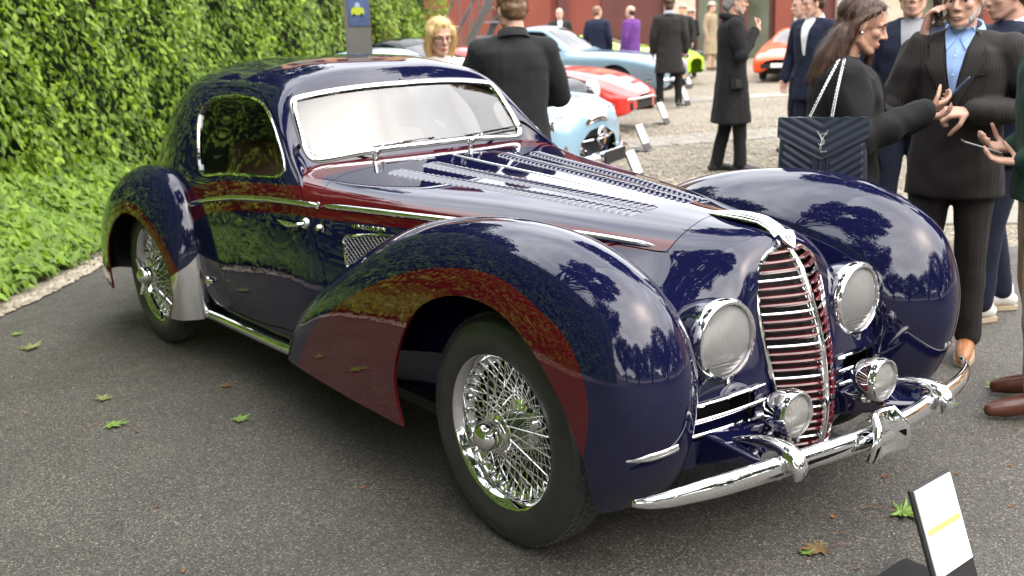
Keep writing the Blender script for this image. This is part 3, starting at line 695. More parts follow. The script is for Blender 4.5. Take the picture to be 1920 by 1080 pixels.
# badge and fluted bonnet ornament
mb = MB(); sh = [(-.030, .012), (-.034, .030), (-.020, .036), (0, .040), (.020, .036), (.034, .030), (.030, .012), (.018, -.006), (0, -.024), (-.018, -.006)]
T = Matrix.Translation((.452, 0, .897)) @ Matrix.Rotation(R(-38), 4, 'Y')
V = [(.012, y, z) for y, z in sh]+[(-.02, y, z) for y, z in sh]; n = len(sh)
mb.add(V, [tuple(range(n)), tuple(range(2*n-1, n-1, -1))]+[(i, (i+1) % n, n+(i+1) % n, n+i) for i in range(n)], T=T)
BDG = mb.build('badge', M['chrome'], CAR, smooth=False)
tv2, tf2 = text_pts('D', .030, .001, .001)
MB().add([(.0135+z, -x*-1, y+.010) for x, y, z in tv2], tf2, T=T).build('badge_monogram', M['steel'], BDG, smooth=False)
orn = empty('bonnet_ornament'); orn.parent = CAR
for j, yo in enumerate(np.linspace(-.030, .030, 9)):
    P = []; rr = []
    for t in np.linspace(0, 1, 26):
        x = .150+.290*t; spread = math.sin(min(1, t*1.15)*math.pi*.62); y = yo*(.30+.75*spread)
        zc = np.interp(x, [.15, .30, .36, .40, .44], [.951, .953, .951, .938, .905])
        hump = .016*math.sin(min(1, t)*math.pi)**.8*(1-(yo/.036)**2)
        P.append((x, y, zc-.3*abs(y)**1.2+hump)); rr.append(.0048 if t < .96 else .003)
    MB().tube(P, rr, 7).build('ornament_flute', M['chrome'], orn)
# centre hinge strip along the bonnet
P = []; Q = []
for x in np.linspace(-1.30, .16, 50):
    p, q = from_top(TB, x, 0.0008); P.append(p); Q.append(Vector((0, 0, 1)))
strip_on(P, Q, .014, .006).build('bonnet_hinge', M['chrome'], BON)
# ------------------------------------------------------------------ louvres, every one its own piece
def louvre_mesh(L, W, H):
    V = []; F = []; n, m = 8, 6
    for i in range(n+1):
        u = i/n; e = math.sin(math.pi*min(max(u, .0), 1))**.28
        for j in range(m+1):
            v = j/m; V.append((-W*(v-.5)*(.9+.1*e), L*(u-.5), H*e*math.sin(math.pi*v*.5)))
    for i in range(n):
        for j in range(m): k = i*(m+1)+j; F.append((k, k+m+1, k+m+2, k+1))
    b = len(V)
    for i in range(n+1): V.append((-W*.5, L*(i/n-.5), -.006))
    mi = [0]*len(F)
    for i in range(n): k = i*(m+1)+m; F.append((k, k+m+1, b+i+1, b+i)); mi.append(1)
    me = mesh('louvre', V, F, True, mi=mi); me.materials.append(M['louvre']); me.materials.append(M['black']); return me
LVM = louvre_mesh(1.0, .0205, .0095)
nl = 40
for sg in (-1, 1):
    for (ra, rb, fa, fb) in ((.315, .400, .134, .197), (.140, .235, .060, .116)):
        for i in range(nl):
            t = i/(nl-1); x = -1.165+t*1.130; ym = (ra+rb)/2*(1-t)+(fa+fb)/2*t; L = (rb-ra)*(1-t)+(fb-fa)*t
            p, q = from_top(TB, x, -ym)
            if p is None: continue
            o = link('louvre', LVM, None, BON); up = Vector((q.x, q.y*(-sg), q.z)).normalized()
            if up.z < 0: up = -up
            fw = Vector((1, .10*sg, 0)); fw = (fw-up*fw.dot(up)).normalized(); ly = up.cross(fw)
            Mx = Matrix((fw, ly, up)).transposed().to_4x4() @ Matrix.Diagonal((1, L, 1, 1)); Mx.translation = Vector((x, ym*sg, p.z-.0006)); o.matrix_world = Mx
# ------------------------------------------------------------------ bumper
BMP = empty('bumper'); BMP.parent = CAR
def bar_section(hh, dd):
    return [(dd*math.cos(a)*(1.0 if math.cos(a) > 0 else .45), hh*math.sin(a)) for a in np.linspace(0, 2*math.pi, 20, endpoint=False)]
path = curve([(.592, -.792, .352), (.625, -.755, .356), (.662, -.68, .364), (.705, -.55, .373), (.742, -.36, .380), (.766, -.18, .380), (.776, 0, .378), (.766, .18, .380), (.742, .36, .380), (.705, .55, .375), (.662, .68, .374), (.615, .765, .378), (.57, .808, .388)], 90)
V = []; F = []
for i, p in enumerate(path):
    s = abs(p[1]); hh = np.interp(s, [0, .36, .6, .70, .765, .785, .808], [.033, .034, .031, .026, .018, .012, .006]); dd = hh*.75
    t = path[min(i+1, 89)]-path[max(i-1, 0)]; t /= np.linalg.norm(t); nx = np.array([t[1], -t[0], 0]); nx /= np.linalg.norm(nx)
    if nx[0] < 0 and abs(p[1]) < .7: nx = -nx
    for a, b in bar_section(hh, dd): V.append(p+nx*a+np.array([0, 0, b]))
for i in range(89):
    for j in range(20): F.append((i*20+j, i*20+(j+1) % 20, (i+1)*20+(j+1) % 20, (i+1)*20+j))
F += [tuple(range(20)), tuple(89*20+j for j in range(20))]
MB().add(V, F).build('bumper_bar', M['chrome'], BMP, angle=None)
for sg in (-1, 1):
    P = curve([(.56, .360, .400), (.62, .360, .416), (.68, .361, .426), (.732, .362, .424), (.772, .363, .408), (.788, .363, .378), (.780, .363, .350)], 36)
    rr = np.interp(np.linspace(0, 1, 36), [0, .2, .45, .65, .85, 1], [.005, .013, .020, .026, .025, .010])
    MB().tube([(p[0], p[1]*sg, p[2]) for p in P], rr, 18, flat=1.15, up=(0, 0, 1)).build('overrider', M['chrome'], BMP)
    MB().tube([(.742-.02, sg*.335, .380), (.742-.02, sg*.390, .380)], [.042, .042], 20).build('overrider_clamp', M['chrome'], BMP)
    # body-coloured bumper bracket under the fog lamp
    sec = lambda x, y0, y1, z0, z1: [(x, y0*sg, z0), (x, y1*sg, z0), (x, y1*sg, z1), (x, y0*sg, z1)]
    V = sec(.44, .17, .42, .29, .425)+sec(.56, .18, .40, .33, .398)+sec(.66, .24, .40, .35, .386)+sec(.74, .31, .39, .35, .384)
    F = [(a*4+j, a*4+(j+1) % 4, a*4+4+(j+1) % 4, a*4+4+j) for a in range(3) for j in range(4)]+[(0, 1, 2, 3), (12, 13, 14, 15)]
    o = MB().add(V, F).build('bumper_bracket', M['navy'], CAR, smooth=True); md = o.modifiers.new('bevel', 'BEVEL'); md.width = .012; md.segments = 3
# central shield of the bumper: concave chrome plate
V = []; F = []; nu, nv = 16, 16
for i in range(nu+1):
    for j in range(nv+1):
        u, v = i/nu*2-1, j/nv*2-1; hw = .078*(1-.22*v)*(1-.20*max(0, v)**2)*(1-.10*max(0, -v)**3)
        V.append((.838-.034*(1-u*u)*(.35+.65*(1-v*v))-.040*max(0, v)**2-.020*max(0, -v)**2, hw*u, .392+.066*v))
for i in range(nu):
    for j in range(nv): k = i*(nv+1)+j; F.append((k, k+nv+1, k+nv+2, k+1))
o = MB().add(V, F).build('bumper_shield', M['chrome'], BMP, angle=None); md = o.modifiers.new('solid', 'SOLIDIFY'); md.thickness = .022; md.offset = 0
MB().tube([(.776, -.03, .380), (.776, .03, .380)], [.046, .046], 18).build('shield_clamp', M['chrome'], BMP)
# ------------------------------------------------------------------ small chrome fittings
for sg in (-1, 1):
    p, q = from_side(TB, -1.278, .837, sg); T = Matrix.Translation(p)
    d = DOORS[0 if sg < 0 else 1]
    mb = MB().lathe([(0, .012), (.016, .012), (.022, .006), (.024, -.004)], 20, T=Matrix.Translation(p) @ Matrix.Rotation(math.pi if sg < 0 else 0, 4, 'Z'))
    y0 = p.y
    mb.tube([(-1.278, y0+sg*.010, .837), (-1.282, y0+sg*.030, .836), (-1.31, y0+sg*.038, .832)], .008, 10)
    mb.tube([(-1.305, y0+sg*.038, .8325), (-1.36, y0+sg*.038, .828), (-1.42, y0+sg*.032, .829), (-1.475, y0+sg*.026, .832)], [.008, .012, .009, .002], 10, flat=.6)
    mb.build('door_handle', M['chrome'], d)
    p, q = from_side(TB, -1.193, .829, sg)
    MB().lathe([(0, .022), (.010, .021), (.014, .014), (.014, .004), (.020, 0)], 18, T=Matrix.Translation(p) @ Matrix.Rotation(math.pi if sg < 0 else 0, 4, 'Z')).build('door_lock', M['chrome'], CAR)
    p, q = from_side(TB, -2.245, .443, sg)
    MB().tube([(-2.29, p.y+sg*.004, .440), (-2.25, p.y+sg*.020, .443), (-2.205, p.y+sg*.008, .446)], [.010, .012, .008], 10).tube([(-2.272, p.y+sg*.008, .418), (-2.272, p.y+sg*.008, .466)], .010, 10).build('door_hinge', M['chrome'], d)
    # bonnet catch
    p, q = from_side(TB, -1.211, .905, sg)
    MB().tube([(p.x-.02, p.y+sg*.008, .897), (p.x, p.y+sg*.014, .905), (p.x+.006, p.y+sg*.010, .925)], [.006, .009, .005], 8).build('bonnet_catch', M['chrome'], CAR)
    # side vent: chrome frame and woven mesh
    VF = [(-1.083, .806), (-1.050, .680), (-.93, .62), (-.78, .60), (-.70, .66), (-.66, .80), (-.72, .83), (-.90, .826)]
    fr = rounded(VF, .03, 5); W3 = [from_side(TB, x, z, sg) for x, z in fr]
    MB().tube([p+q.normalized()*.004*(1 if q.y*sg > 0 else -1) for p, q in W3]+[W3[0][0]+W3[0][1].normalized()*.004*(1 if W3[0][1].y*sg > 0 else -1)], .006, 8, cap=False).build('vent_frame', M['chrome'], CAR)
    mb = MB(); mb.add([p+Vector((0, sg*.0025, 0)) for p, q in W3], [tuple(range(len(W3)))])
    mb.build('vent_backing', M['black'], CAR, smooth=False)
    mb = MB(); fa = np.array(fr)
    for dirn in (1, -1):
        for c in np.arange(-2.2, 1.0, .019):
            xs_ = np.linspace(-1.10, -.64, 60); zs_ = c+.9*dirn*xs_+(1.6 if dirn > 0 else -.05)
            ok_ = sdpoly(np.stack([xs_, zs_], 1), fa) > .001
            pts = [from_side(TB, x, z, sg)[0]+Vector((0, sg*.006, 0)) for x, z in zip(xs_[ok_], zs_[ok_])]
            if len(pts) > 1: mb.tube([pts[0], pts[len(pts)//2], pts[-1]] if len(pts) > 2 else pts, .0022, 4)
    mb.build('vent_mesh', M['steel'], CAR)
    # maker's script above the vent
    tv3, tf3 = text_pts('HENRI CHAPRON', .0205, .0006, .0015)
    V = []
    for x_, y_, z_ in tv3:
        xx = -.962-x_*sg; zz = .846+y_+.0*x_
        p, q = from_side(TB, xx, zz, sg); V.append(p+Vector((0, sg*(.002+z_), 0)))
    MB().add(V, tf3).build('coachbuilder_script', M['chrome'], CAR, smooth=False)
# wipers
for y0, y1, y2 in ((-.335, -.10, -.23), (.13, .44, .30)):
    p, q = from_top(TB, -1.37 if y0 < 0 else -1.345, y0); b = Vector((p.x, y0, p.z))
    T = Matrix.Translation(b)
    WI = empty('wiper'); WI.parent = CAR
    MB().lathe([(0, .045), (.008, .045), (.011, .03), (.008, .015), (.013, 0)], 14, T=T @ Matrix.Rotation(R(90), 4, 'X')).build('wiper_pivot', M['chrome'], WI)
    e, qe = TB.ray_cast(Vector((.5, y2, 1.078)), Vector((-1, 0, 0)))[:2]
    MB().tube([b+Vector((0, 0, .04)), (b+Vector((0, 0, .04))+e)/2+Vector((.02, 0, .012)), e+Vector((.014, 0, 0))], [.006, .005, .0035], 8).build('wiper_arm', M['chrome'], WI)
    P = []
    for t in np.linspace(0, 1, 8):
        y = y0+.06+(y1+.12-y0-.06)*t; h = TB.ray_cast(Vector((.5, y, 1.074+.008*t)), Vector((-1, 0, 0)))[0]; P.append(h+Vector((.009, 0, .004)))
    MB().tube(P, .005, 6).build('wiper_blade', M['chrome'], WI)
# ------------------------------------------------------------------ interior
for sg in (-1, 1):
    mb = MB(); P = [(-2.18, .33*sg, .50), (-2.24, .33*sg, .70), (-2.32, .33*sg, .90), (-2.40, .33*sg, 1.04)]
    sq = lambda x, z, w_, d_: [(x+d_*math.copysign(abs(math.cos(a))**.5, math.cos(a)), .33*sg+w_*math.copysign(abs(math.sin(a))**.5, math.sin(a)), z) for a in np.linspace(0, 2*math.pi, 20, endpoint=False)]
    rings = [sq(-2.18, .48, .24, .07), sq(-2.24, .70, .25, .075), sq(-2.31, .90, .24, .065), sq(-2.37, 1.03, .20, .045), sq(-2.38, 1.05, .10, .02)]
    V = sum(rings, []); F = [(i*20+j, i*20+(j+1) % 20, (i+1)*20+(j+1) % 20, (i+1)*20+j) for i in range(4) for j in range(20)]+[tuple(80+j for j in range(20))]
    mb.add(V, F); rings = [sq(-1.98, .30, .25, .22), sq(-1.97, .46, .26, .25), sq(-1.97, .50, .23, .22)]
    V = sum(rings, []); F = [(i*20+j, i*20+(j+1) % 20, (i+1)*20+(j+1) % 20, (i+1)*20+j) for i in range(2) for j in range(20)]+[tuple(40+j for j in range(20))]
    mb.add(V, F); mb.build('seat', M['leather'], CAR)
mb = MB(); V = []
for y in np.linspace(-.62, .62, 15):
    for x, z in ((-1.62, .74), (-1.64, .86), (-1.60, .945), (-1.50, .985), (-1.35, .99)): V.append((x, y*(1-.1*(z > .9)), z))
F = [(i*5+j, (i+1)*5+j, (i+1)*5+j+1, i*5+j+1) for i in range(14) for j in range(4)]
mb.add(V, F).build('dashboard', M['leather'], CAR)
STW = Matrix.Translation((-1.74, -.33, .93)) @ Matrix.Rotation(R(-62), 4, 'Y')
mb = MB(); n = 40
mb.tube([STW @ Vector((.195*math.cos(2*math.pi*i/n), .195*math.sin(2*math.pi*i/n), 0)) for i in range(n+1)], .011, 8, cap=False)
for a in (R(90), R(210), R(330)): mb.tube([STW @ Vector((0, 0, -.02)), STW @ Vector((.19*math.cos(a), .19*math.sin(a), 0))], .007, 6)
mb.tube([STW @ Vector((0, 0, 0)), STW @ Vector((0, 0, -.35))], .02, 8); mb.build('steering_wheel', M['cream'], CAR)
MB().box((-2.0, 0, .26), (1.4, 1.25, .02)).build('carpet', M['leatherdark'], CAR, smooth=False)
# parcel shelf and rear quarter lining seen through the side window
MB().box((-2.75, 0, .93), (.55, 1.05, .03)).build('parcel_shelf', M['leather'], CAR, smooth=False)
# rear-view mirror
MB().box((-1.66, -.02, 1.26), (.015, .16, .045)).tube([(-1.655, -.02, 1.28), (-1.64, -.02, 1.34)], .006, 6).build('rear_view_mirror', M['chrome'], CAR, smooth=False)
# red tell-tale on the bumper tip
MB().sphere((.50, .80, .425), (.018, .012, .022)).build('marker_reflector', M['red'], BMP)
# ------------------------------------------------------------------ the place: ground, hedge, building, trees
def asphalt():
    m, t, p = nm('asphalt'); v = coords(t)
    big = noise(t, v, 0.9, 5, .6); fine = noise(t, v, 210, 2, .6)
    vo = N(t, 'ShaderNodeTexVoronoi', Scale=190.0); t.links.new(v, vo.inputs['Vector'])
    c1 = ramp(t, big, [(.30, (.069, .064, .056)), (.72, (.110, .103, .091))])
    st = ramp(t, vo.outputs['Color'], [(.28, (.38, .38, .38)), (.60, (.92, .92, .92)), (.80, (1.5, 1.48, 1.42)), (.95, (3.6, 3.5, 3.3))])
    mu = N(t, 'ShaderNodeMixRGB', blend_type='MULTIPLY'); mu.inputs[0].default_value = .85; t.links.new(c1, mu.inputs[1]); t.links.new(st, mu.inputs[2])
    br = ramp(t, noise(t, v, 31, 3), [(.72, 0.0), (.80, .30)])
    m2 = N(t, 'ShaderNodeMixRGB'); m2.inputs[2].default_value = (.13, .095, .06, 1); t.links.new(br, m2.inputs[0]); t.links.new(mu.outputs[0], m2.inputs[1]); t.links.new(m2.outputs[0], p.inputs['Base Color'])
    stn = ramp(t, noise(t, v, 3.4, 6, .7), [(.60, 1.0), (.68, .80), (.80, .72)]); pal = ramp(t, noise(t, v, 5.5, 5, .65), [(.66, 1.0), (.74, 1.35)])
    for k_ in (stn, pal):
        m4 = N(t, 'ShaderNodeMixRGB', blend_type='MULTIPLY'); m4.inputs[0].default_value = 1; t.links.new(p.inputs['Base Color'].links[0].from_socket, m4.inputs[1]); t.links.new(k_, m4.inputs[2]); t.links.new(m4.outputs[0], p.inputs['Base Color'])
    t.links.new(ramp(t, noise(t, v, 2.2, 3), [(.35, .55), (.7, .85)]), p.inputs['Roughness'])
    ad = N(t, 'ShaderNodeMath', operation='ADD'); t.links.new(vo.outputs['Distance'], ad.inputs[0]); t.links.new(fine, ad.inputs[1])
    bump(t, p, ad.outputs[0], .55, .004)
    return m
def gravel(name, a, b, sc):
    m, t, p = nm(name); v = coords(t)
    vo = N(t, 'ShaderNodeTexVoronoi', Scale=sc); t.links.new(v, vo.inputs['Vector'])
    sx = N(t, 'ShaderNodeSeparateXYZ'); t.links.new(vo.outputs['Color'], sx.inputs[0])
    c = ramp(t, sx.outputs[0], [(.05, np.array(a)*.55), (.35, a), (.7, b), (.97, np.array(b)*1.25)])
    dk = ramp(t, vo.outputs['Distance'], [(.35, 1.0), (.72, .28)])
    mu = N(t, 'ShaderNodeMixRGB', blend_type='MULTIPLY'); mu.inputs[0].default_value = 1; t.links.new(c, mu.inputs[1]); t.links.new(dk, mu.inputs[2])
    lg = ramp(t, noise(t, v, .6, 4), [(.3, .72), (.7, 1.1)]); m3 = N(t, 'ShaderNodeMixRGB', blend_type='MULTIPLY'); m3.inputs[0].default_value = 1; t.links.new(mu.outputs[0], m3.inputs[1]); t.links.new(lg, m3.inputs[2])
    t.links.new(m3.outputs[0], p.inputs['Base Color']); p.inputs['Roughness'].default_value = .8
    iv = N(t, 'ShaderNodeMath', operation='SUBTRACT'); iv.inputs[0].default_value = 1; t.links.new(vo.outputs['Distance'], iv.inputs[1]); bump(t, p, iv.outputs[0], .9, .02)
    return m
M['asphalt'] = asphalt(); M['gravel'] = gravel('gravel', (.33, .285, .21), (.45, .395, .305), 46.0)
M['paving'] = mat('paving_stone', (.25, .235, .205), .75, var=.22, vscale=4, bmp=.3, bscale=60)
M['pebble'] = mat('pebble', (.37, .325, .255), .75, var=.35, vscale=9)
M['soil'] = mat('soil', (.035, .028, .018), .95)
def sheet(name, P, z, mt, sub=1):
    V = [(x, y, z) for x, y in P]; return tag(link(name, mesh(name, V, [tuple(range(len(V)))], False), mt), kind='structure')
sheet('ground', [(-260, -260), (260, -260), (260, 260), (-260, 260)], -.012, M['gravel'])
E0 = np.array([(-9.6, 1.93), (-6.10, .02), (-5.09, -.44), (-4.60, -.86), (-4.19, -1.27), (-2.6, -2.45), (0, -4.1), (4, -6.5), (12, -11.3)])
sheet('asphalt_road', [tuple(p) for p in E0[1:]]+[(40, -10), (40, 40), (2.5, 8.2), (-1.03, 4.26), (-1.38, 3.94), (-4.2, 1.9), (-5.6, .9)], -.004, M['asphalt'])
# stone edging of the courtyard and the paved lines across it
def paved_line(name, A, B, wd, n, z=-.003):
    A = Vector((*A, 0)); B = Vector((*B, 0)); d = (B-A); L = d.length; d.normalize(); nn = Vector((-d.y, d.x, 0))
    root = tag(empty(name), kind='structure')
    for i in range(n):
        a, b = A+d*(L*(i+.012)/n), A+d*(L*(i+.988)/n); w0 = wd*rnd.uniform(.96, 1.0); q = rnd.uniform(-.002, .002)
        V = [a-nn*w0/2, b-nn*w0/2, b+nn*w0/2, a+nn*w0/2]
        MB().add([(p.x, p.y, z-.04) for p in V]+[(p.x, p.y, z+.006+q) for p in V], [(4, 5, 6, 7), (0, 1, 5, 4), (1, 2, 6, 5), (2, 3, 7, 6), (3, 0, 4, 7)]).build('paving_stone', M['paving'], root, smooth=False)
paved_line('courtyard_edging', (-4.75, 2.55), (2.2, 9.35), 1.25, 10)
paved_line('courtyard_path', (-8.6, 3.0), (-4.6, 14.5), .95, 12)
paved_line('courtyard_path', (-13.2, 7.0), (-7.8, 21.5), .9, 12)
# --- leaves
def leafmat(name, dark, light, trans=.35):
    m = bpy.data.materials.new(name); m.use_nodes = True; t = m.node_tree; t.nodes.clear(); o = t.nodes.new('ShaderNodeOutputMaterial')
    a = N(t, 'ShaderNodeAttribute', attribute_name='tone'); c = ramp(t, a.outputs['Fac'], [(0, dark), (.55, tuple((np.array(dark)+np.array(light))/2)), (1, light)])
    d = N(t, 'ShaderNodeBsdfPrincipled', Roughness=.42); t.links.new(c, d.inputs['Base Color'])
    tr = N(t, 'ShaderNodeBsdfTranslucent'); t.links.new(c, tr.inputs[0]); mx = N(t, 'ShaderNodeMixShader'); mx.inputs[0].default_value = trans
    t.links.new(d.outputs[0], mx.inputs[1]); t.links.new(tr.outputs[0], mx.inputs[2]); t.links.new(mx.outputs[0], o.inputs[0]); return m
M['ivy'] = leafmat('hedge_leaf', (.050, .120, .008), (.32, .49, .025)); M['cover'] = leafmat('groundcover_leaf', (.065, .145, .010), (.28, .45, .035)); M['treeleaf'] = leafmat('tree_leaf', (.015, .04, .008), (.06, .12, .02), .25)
M['bark'] = mat('bark', (.10, .08, .06), .9, var=.4, vscale=6, bmp=.6, bscale=14, bdist=.02)
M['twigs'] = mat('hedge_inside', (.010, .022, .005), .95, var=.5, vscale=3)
def leaves(name, P, D, size, mt, parent=None, tone=None, seed=1, drop=.25, asp=.5, lobes=False):
    """P centres, D facing directions; every leaf a folded pointed blade"""
    rs = np.random.RandomState(seed); n = len(P); P = np.asarray(P); D = np.asarray(D, float)
    nrm = D+rs.normal(0, .42, (n, 3)); nrm /= np.linalg.norm(nrm, axis=1, keepdims=True)
    dn = np.tile([0, 0, -1.0], (n, 1))+rs.normal(0, .5, (n, 3))+drop*D
    ax = dn-nrm*np.sum(dn*nrm, 1, keepdims=True); ax /= np.linalg.norm(ax, axis=1, keepdims=True); sd = np.cross(nrm, ax)
    L = size*rs.uniform(.6, 1.25, n)[:, None]; W = L*asp
    v0 = P-ax*L*.5; v1 = P+sd*W*.5-nrm*L*.05; v2 = P+ax*L*.55+nrm*(-L*.12); v3 = P-sd*W*.5-nrm*L*.05; v4 = P+nrm*L*.07
    V = np.stack([v0, v1, v2, v3, v4], 1).reshape(-1, 3); b = np.arange(n)*5
    F = np.concatenate([np.stack([b, b+1, b+4], 1), np.stack([b+1, b+2, b+4], 1), np.stack([b+2, b+3, b+4], 1), np.stack([b+3, b, b+4], 1)])
    me = bpy.data.meshes.new(name); me.vertices.add(len(V)); me.vertices.foreach_set('co', V.ravel()); me.loops.add(len(F)*3); me.loops.foreach_set('vertex_index', F.ravel())
    me.polygons.add(len(F)); me.polygons.foreach_set('loop_start', np.arange(len(F))*3); me.polygons.foreach_set('loop_total', np.full(len(F), 3)); me.update(calc_edges=True)
    tn = (rs.uniform(0, 1, n) if tone is None else np.clip(tone+rs.normal(0, .2, n), 0, 1)); at = me.attributes.new('tone', 'FLOAT', 'POINT'); at.data.foreach_set('value', np.repeat(tn, 5))
    return link(name, me, mt, parent)
def lump(x, y, s=1.0):
    return (np.sin(x*1.9*s+1.3)*np.sin(y*2.3*s+.4)+.6*np.sin(x*4.3*s+2.1*y*s)+.45*np.sin(y*6.1*s-x*3.2*s))/2.05
def hedge(A, B, h, dens, size, label, seed):
    A = np.array(A); B = np.array(B); L = np.linalg.norm(B-A); d = (B-A)/L; nn = np.array([-d[1], d[0]])
    if nn @ (np.array(CAMP[:2])-A) < 0: nn = -nn
    root = empty('hedge', (0, 0, 0), 0, label, 'hedge')
    rs = np.random.RandomState(seed); n = int(L*h*dens); u = rs.uniform(0, L, n); z = rs.uniform(.0, h, n)
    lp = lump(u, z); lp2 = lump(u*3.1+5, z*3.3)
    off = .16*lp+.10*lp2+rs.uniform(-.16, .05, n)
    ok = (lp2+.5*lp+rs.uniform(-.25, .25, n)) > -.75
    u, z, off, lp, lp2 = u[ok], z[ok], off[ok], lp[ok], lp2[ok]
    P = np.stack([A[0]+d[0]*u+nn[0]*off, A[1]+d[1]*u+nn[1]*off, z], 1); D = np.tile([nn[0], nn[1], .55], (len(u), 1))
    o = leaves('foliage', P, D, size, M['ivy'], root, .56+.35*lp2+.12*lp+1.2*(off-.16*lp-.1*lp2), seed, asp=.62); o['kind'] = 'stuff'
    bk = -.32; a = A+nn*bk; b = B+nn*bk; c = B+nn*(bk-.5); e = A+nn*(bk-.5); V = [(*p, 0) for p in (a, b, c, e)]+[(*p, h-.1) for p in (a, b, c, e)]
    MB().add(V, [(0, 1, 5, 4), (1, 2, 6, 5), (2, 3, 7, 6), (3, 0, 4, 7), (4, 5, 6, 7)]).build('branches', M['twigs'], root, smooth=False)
    return root
HA, HB_, HC = (-6.75, -.40), (-13.9, 8.6), (3.0, -6.75)
hedge(HA, HB_, 3.2, 1050, .074, 'tall clipped green hedge wall running behind the coupe to the metal staircase', 3)
hedge((-7.3, -.05), HC, 4.6, 330, .095, 'tall green hedge at the corner beside the pebble strip', 4)
# ground cover in front of the hedge
rs = np.random.RandomState(5); n = 34000
t_ = rs.uniform(-.22, 1.0, n); w_ = rs.uniform(0, 1, n)
ea = np.array([-7.3, 1.15]); eb = np.array([-2.2, -3.05])
base = ea+(eb-ea)*((t_+.22)/1.22)[:, None]; nn_ = np.array([-.63, -.77])
P2 = base+nn_*(w_*1.05)[:, None]+rs.normal(0, .05, (n, 2))
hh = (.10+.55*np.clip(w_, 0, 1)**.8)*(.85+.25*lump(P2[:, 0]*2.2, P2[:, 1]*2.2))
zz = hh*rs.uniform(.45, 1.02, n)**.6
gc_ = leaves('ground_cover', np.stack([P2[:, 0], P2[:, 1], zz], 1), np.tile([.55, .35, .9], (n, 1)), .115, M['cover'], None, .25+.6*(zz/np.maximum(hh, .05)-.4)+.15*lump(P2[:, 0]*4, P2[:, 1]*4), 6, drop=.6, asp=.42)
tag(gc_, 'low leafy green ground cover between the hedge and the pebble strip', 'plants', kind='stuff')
# pebble strip: loose stones
rs = np.random.RandomState(8); npb = 5200
t_ = rs.uniform(0, 1, npb); seg = t_*(len(E0)-4)+1; i0 = np.clip(seg.astype(int), 0, len(E0)-2); fr_ = seg-i0
pc = E0[i0]+(E0[i0+1]-E0[i0])*fr_[:, None]+nn_*(rs.uniform(-.04, .50, npb))[:, None]
oc = np.array([(1, 0, 0), (-1, 0, 0), (0, 1, 0), (0, -1, 0), (0, 0, 1), (0, 0, -1), (.6, .6, .5), (-.6, .6, .5), (-.6, -.6, .5), (.6, -.6, .5)], float)
of = [(4, 0, 6), (4, 6, 2), (4, 2, 7), (4, 7, 1), (4, 1, 8), (4, 8, 3), (4, 3, 9), (4, 9, 0), (0, 2, 6), (2, 1, 7), (1, 3, 8), (3, 0, 9)]
def stones(name, pc, size, mt, seed):
    rs = np.random.RandomState(seed); n = len(pc); s = size*rs.uniform(.5, 1.3, (n, 1, 1))*rs.uniform(.7, 1.2, (n, 1, 3)); a = rs.uniform(0, 6.28, n)
    V = oc[None]*s*np.array([1, 1, .6]); ca, sa = np.cos(a)[:, None], np.sin(a)[:, None]
    X = V[..., 0]*ca-V[..., 1]*sa+pc[:, None, 0]; Y = V[..., 0]*sa+V[..., 1]*ca+pc[:, None, 1]; Z = V[..., 2]+size*.25
    V = np.stack([X, Y, Z], -1).reshape(-1, 3); F = (np.array(of)[None]+(np.arange(n)*len(oc))[:, None, None]).reshape(-1, 3)
    return link(name, mesh(name, V, F, True), mt)
tag(stones('pebble_strip', pc, .022, M['pebble'], 9), 'pale pebbles along the edge of the asphalt under the hedge', 'pebbles', kind='stuff')
rs = np.random.RandomState(12); q = rs.uniform(0, 1, (9000, 2)); yc = np.array([-3.2, 4.2])+np.outer(q[:, 0], [-4.8, 5.2])+np.outer(q[:, 1]-.5, [4.2, 5.2])
tag(stones('courtyard_gravel', yc, .018, M['pebble'], 13), 'loose pale gravel stones in the courtyard', 'gravel', kind='stuff')
# --- trees: trunk with limbs and a crown of leaf clumps
def tree_thing(x, y, h, cr, cz, label, seed, size=.22, n=9000, ox=0.0, oy=0.0):
    rs = np.random.RandomState(seed); root = empty('plane_tree', (x, y, 0), 0, label, 'tree', None)
    mb = MB(); mb.tube([(0, 0, -.1), (.05, .02, h*.25), (-.05, .05, h*.5), (0, 0, h*.8)], [.36, .27, .20, .08], 12)
    tips = []
    for k in range(13):
        a = k*2.4; z0 = h*(.36+.035*k); rr = cr*rs.uniform(.55, .95); e = np.array([math.cos(a)*rr+ox, math.sin(a)*rr+oy, min(h, cz+rs.uniform(-.35, .5)*cr)])
        mb.tube([(0, 0, z0), (e[0]*.45, e[1]*.45, z0+(e[2]-z0)*.6), tuple(e)], [.11, .07, .02], 7); tips.append(e)
    mb.build('trunk', M['bark'], root)
    nc = 90; cc = rs.normal(0, 1, (nc, 3)); cc /= np.linalg.norm(cc, axis=1, keepdims=True); cc *= (rs.uniform(.25, 1, nc)**.45)[:, None]; cc = cc*np.array([cr, cr, cr*.72])+np.array([ox, oy, cz]); cc = np.concatenate([cc, tips])
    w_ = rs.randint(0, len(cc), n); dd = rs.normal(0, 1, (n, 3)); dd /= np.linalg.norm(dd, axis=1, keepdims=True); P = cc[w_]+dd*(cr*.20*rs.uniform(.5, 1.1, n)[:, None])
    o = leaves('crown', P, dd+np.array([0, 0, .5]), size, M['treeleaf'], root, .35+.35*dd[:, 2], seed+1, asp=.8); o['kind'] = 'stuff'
    return root
tree_thing(-1.2, 10.8, 11.5, 3.1, 8.6, 'tall leaning plane tree whose crown is mirrored in the fenders of the coupe', 21, .30, 8000, -2.4, -3.6)
tree_thing(-3.2, -7.0, 12.0, 2.9, 9.4, 'tall plane tree behind the hedge corner leaning over the coupe', 26, .26, 8000, 2.7, 3.7)
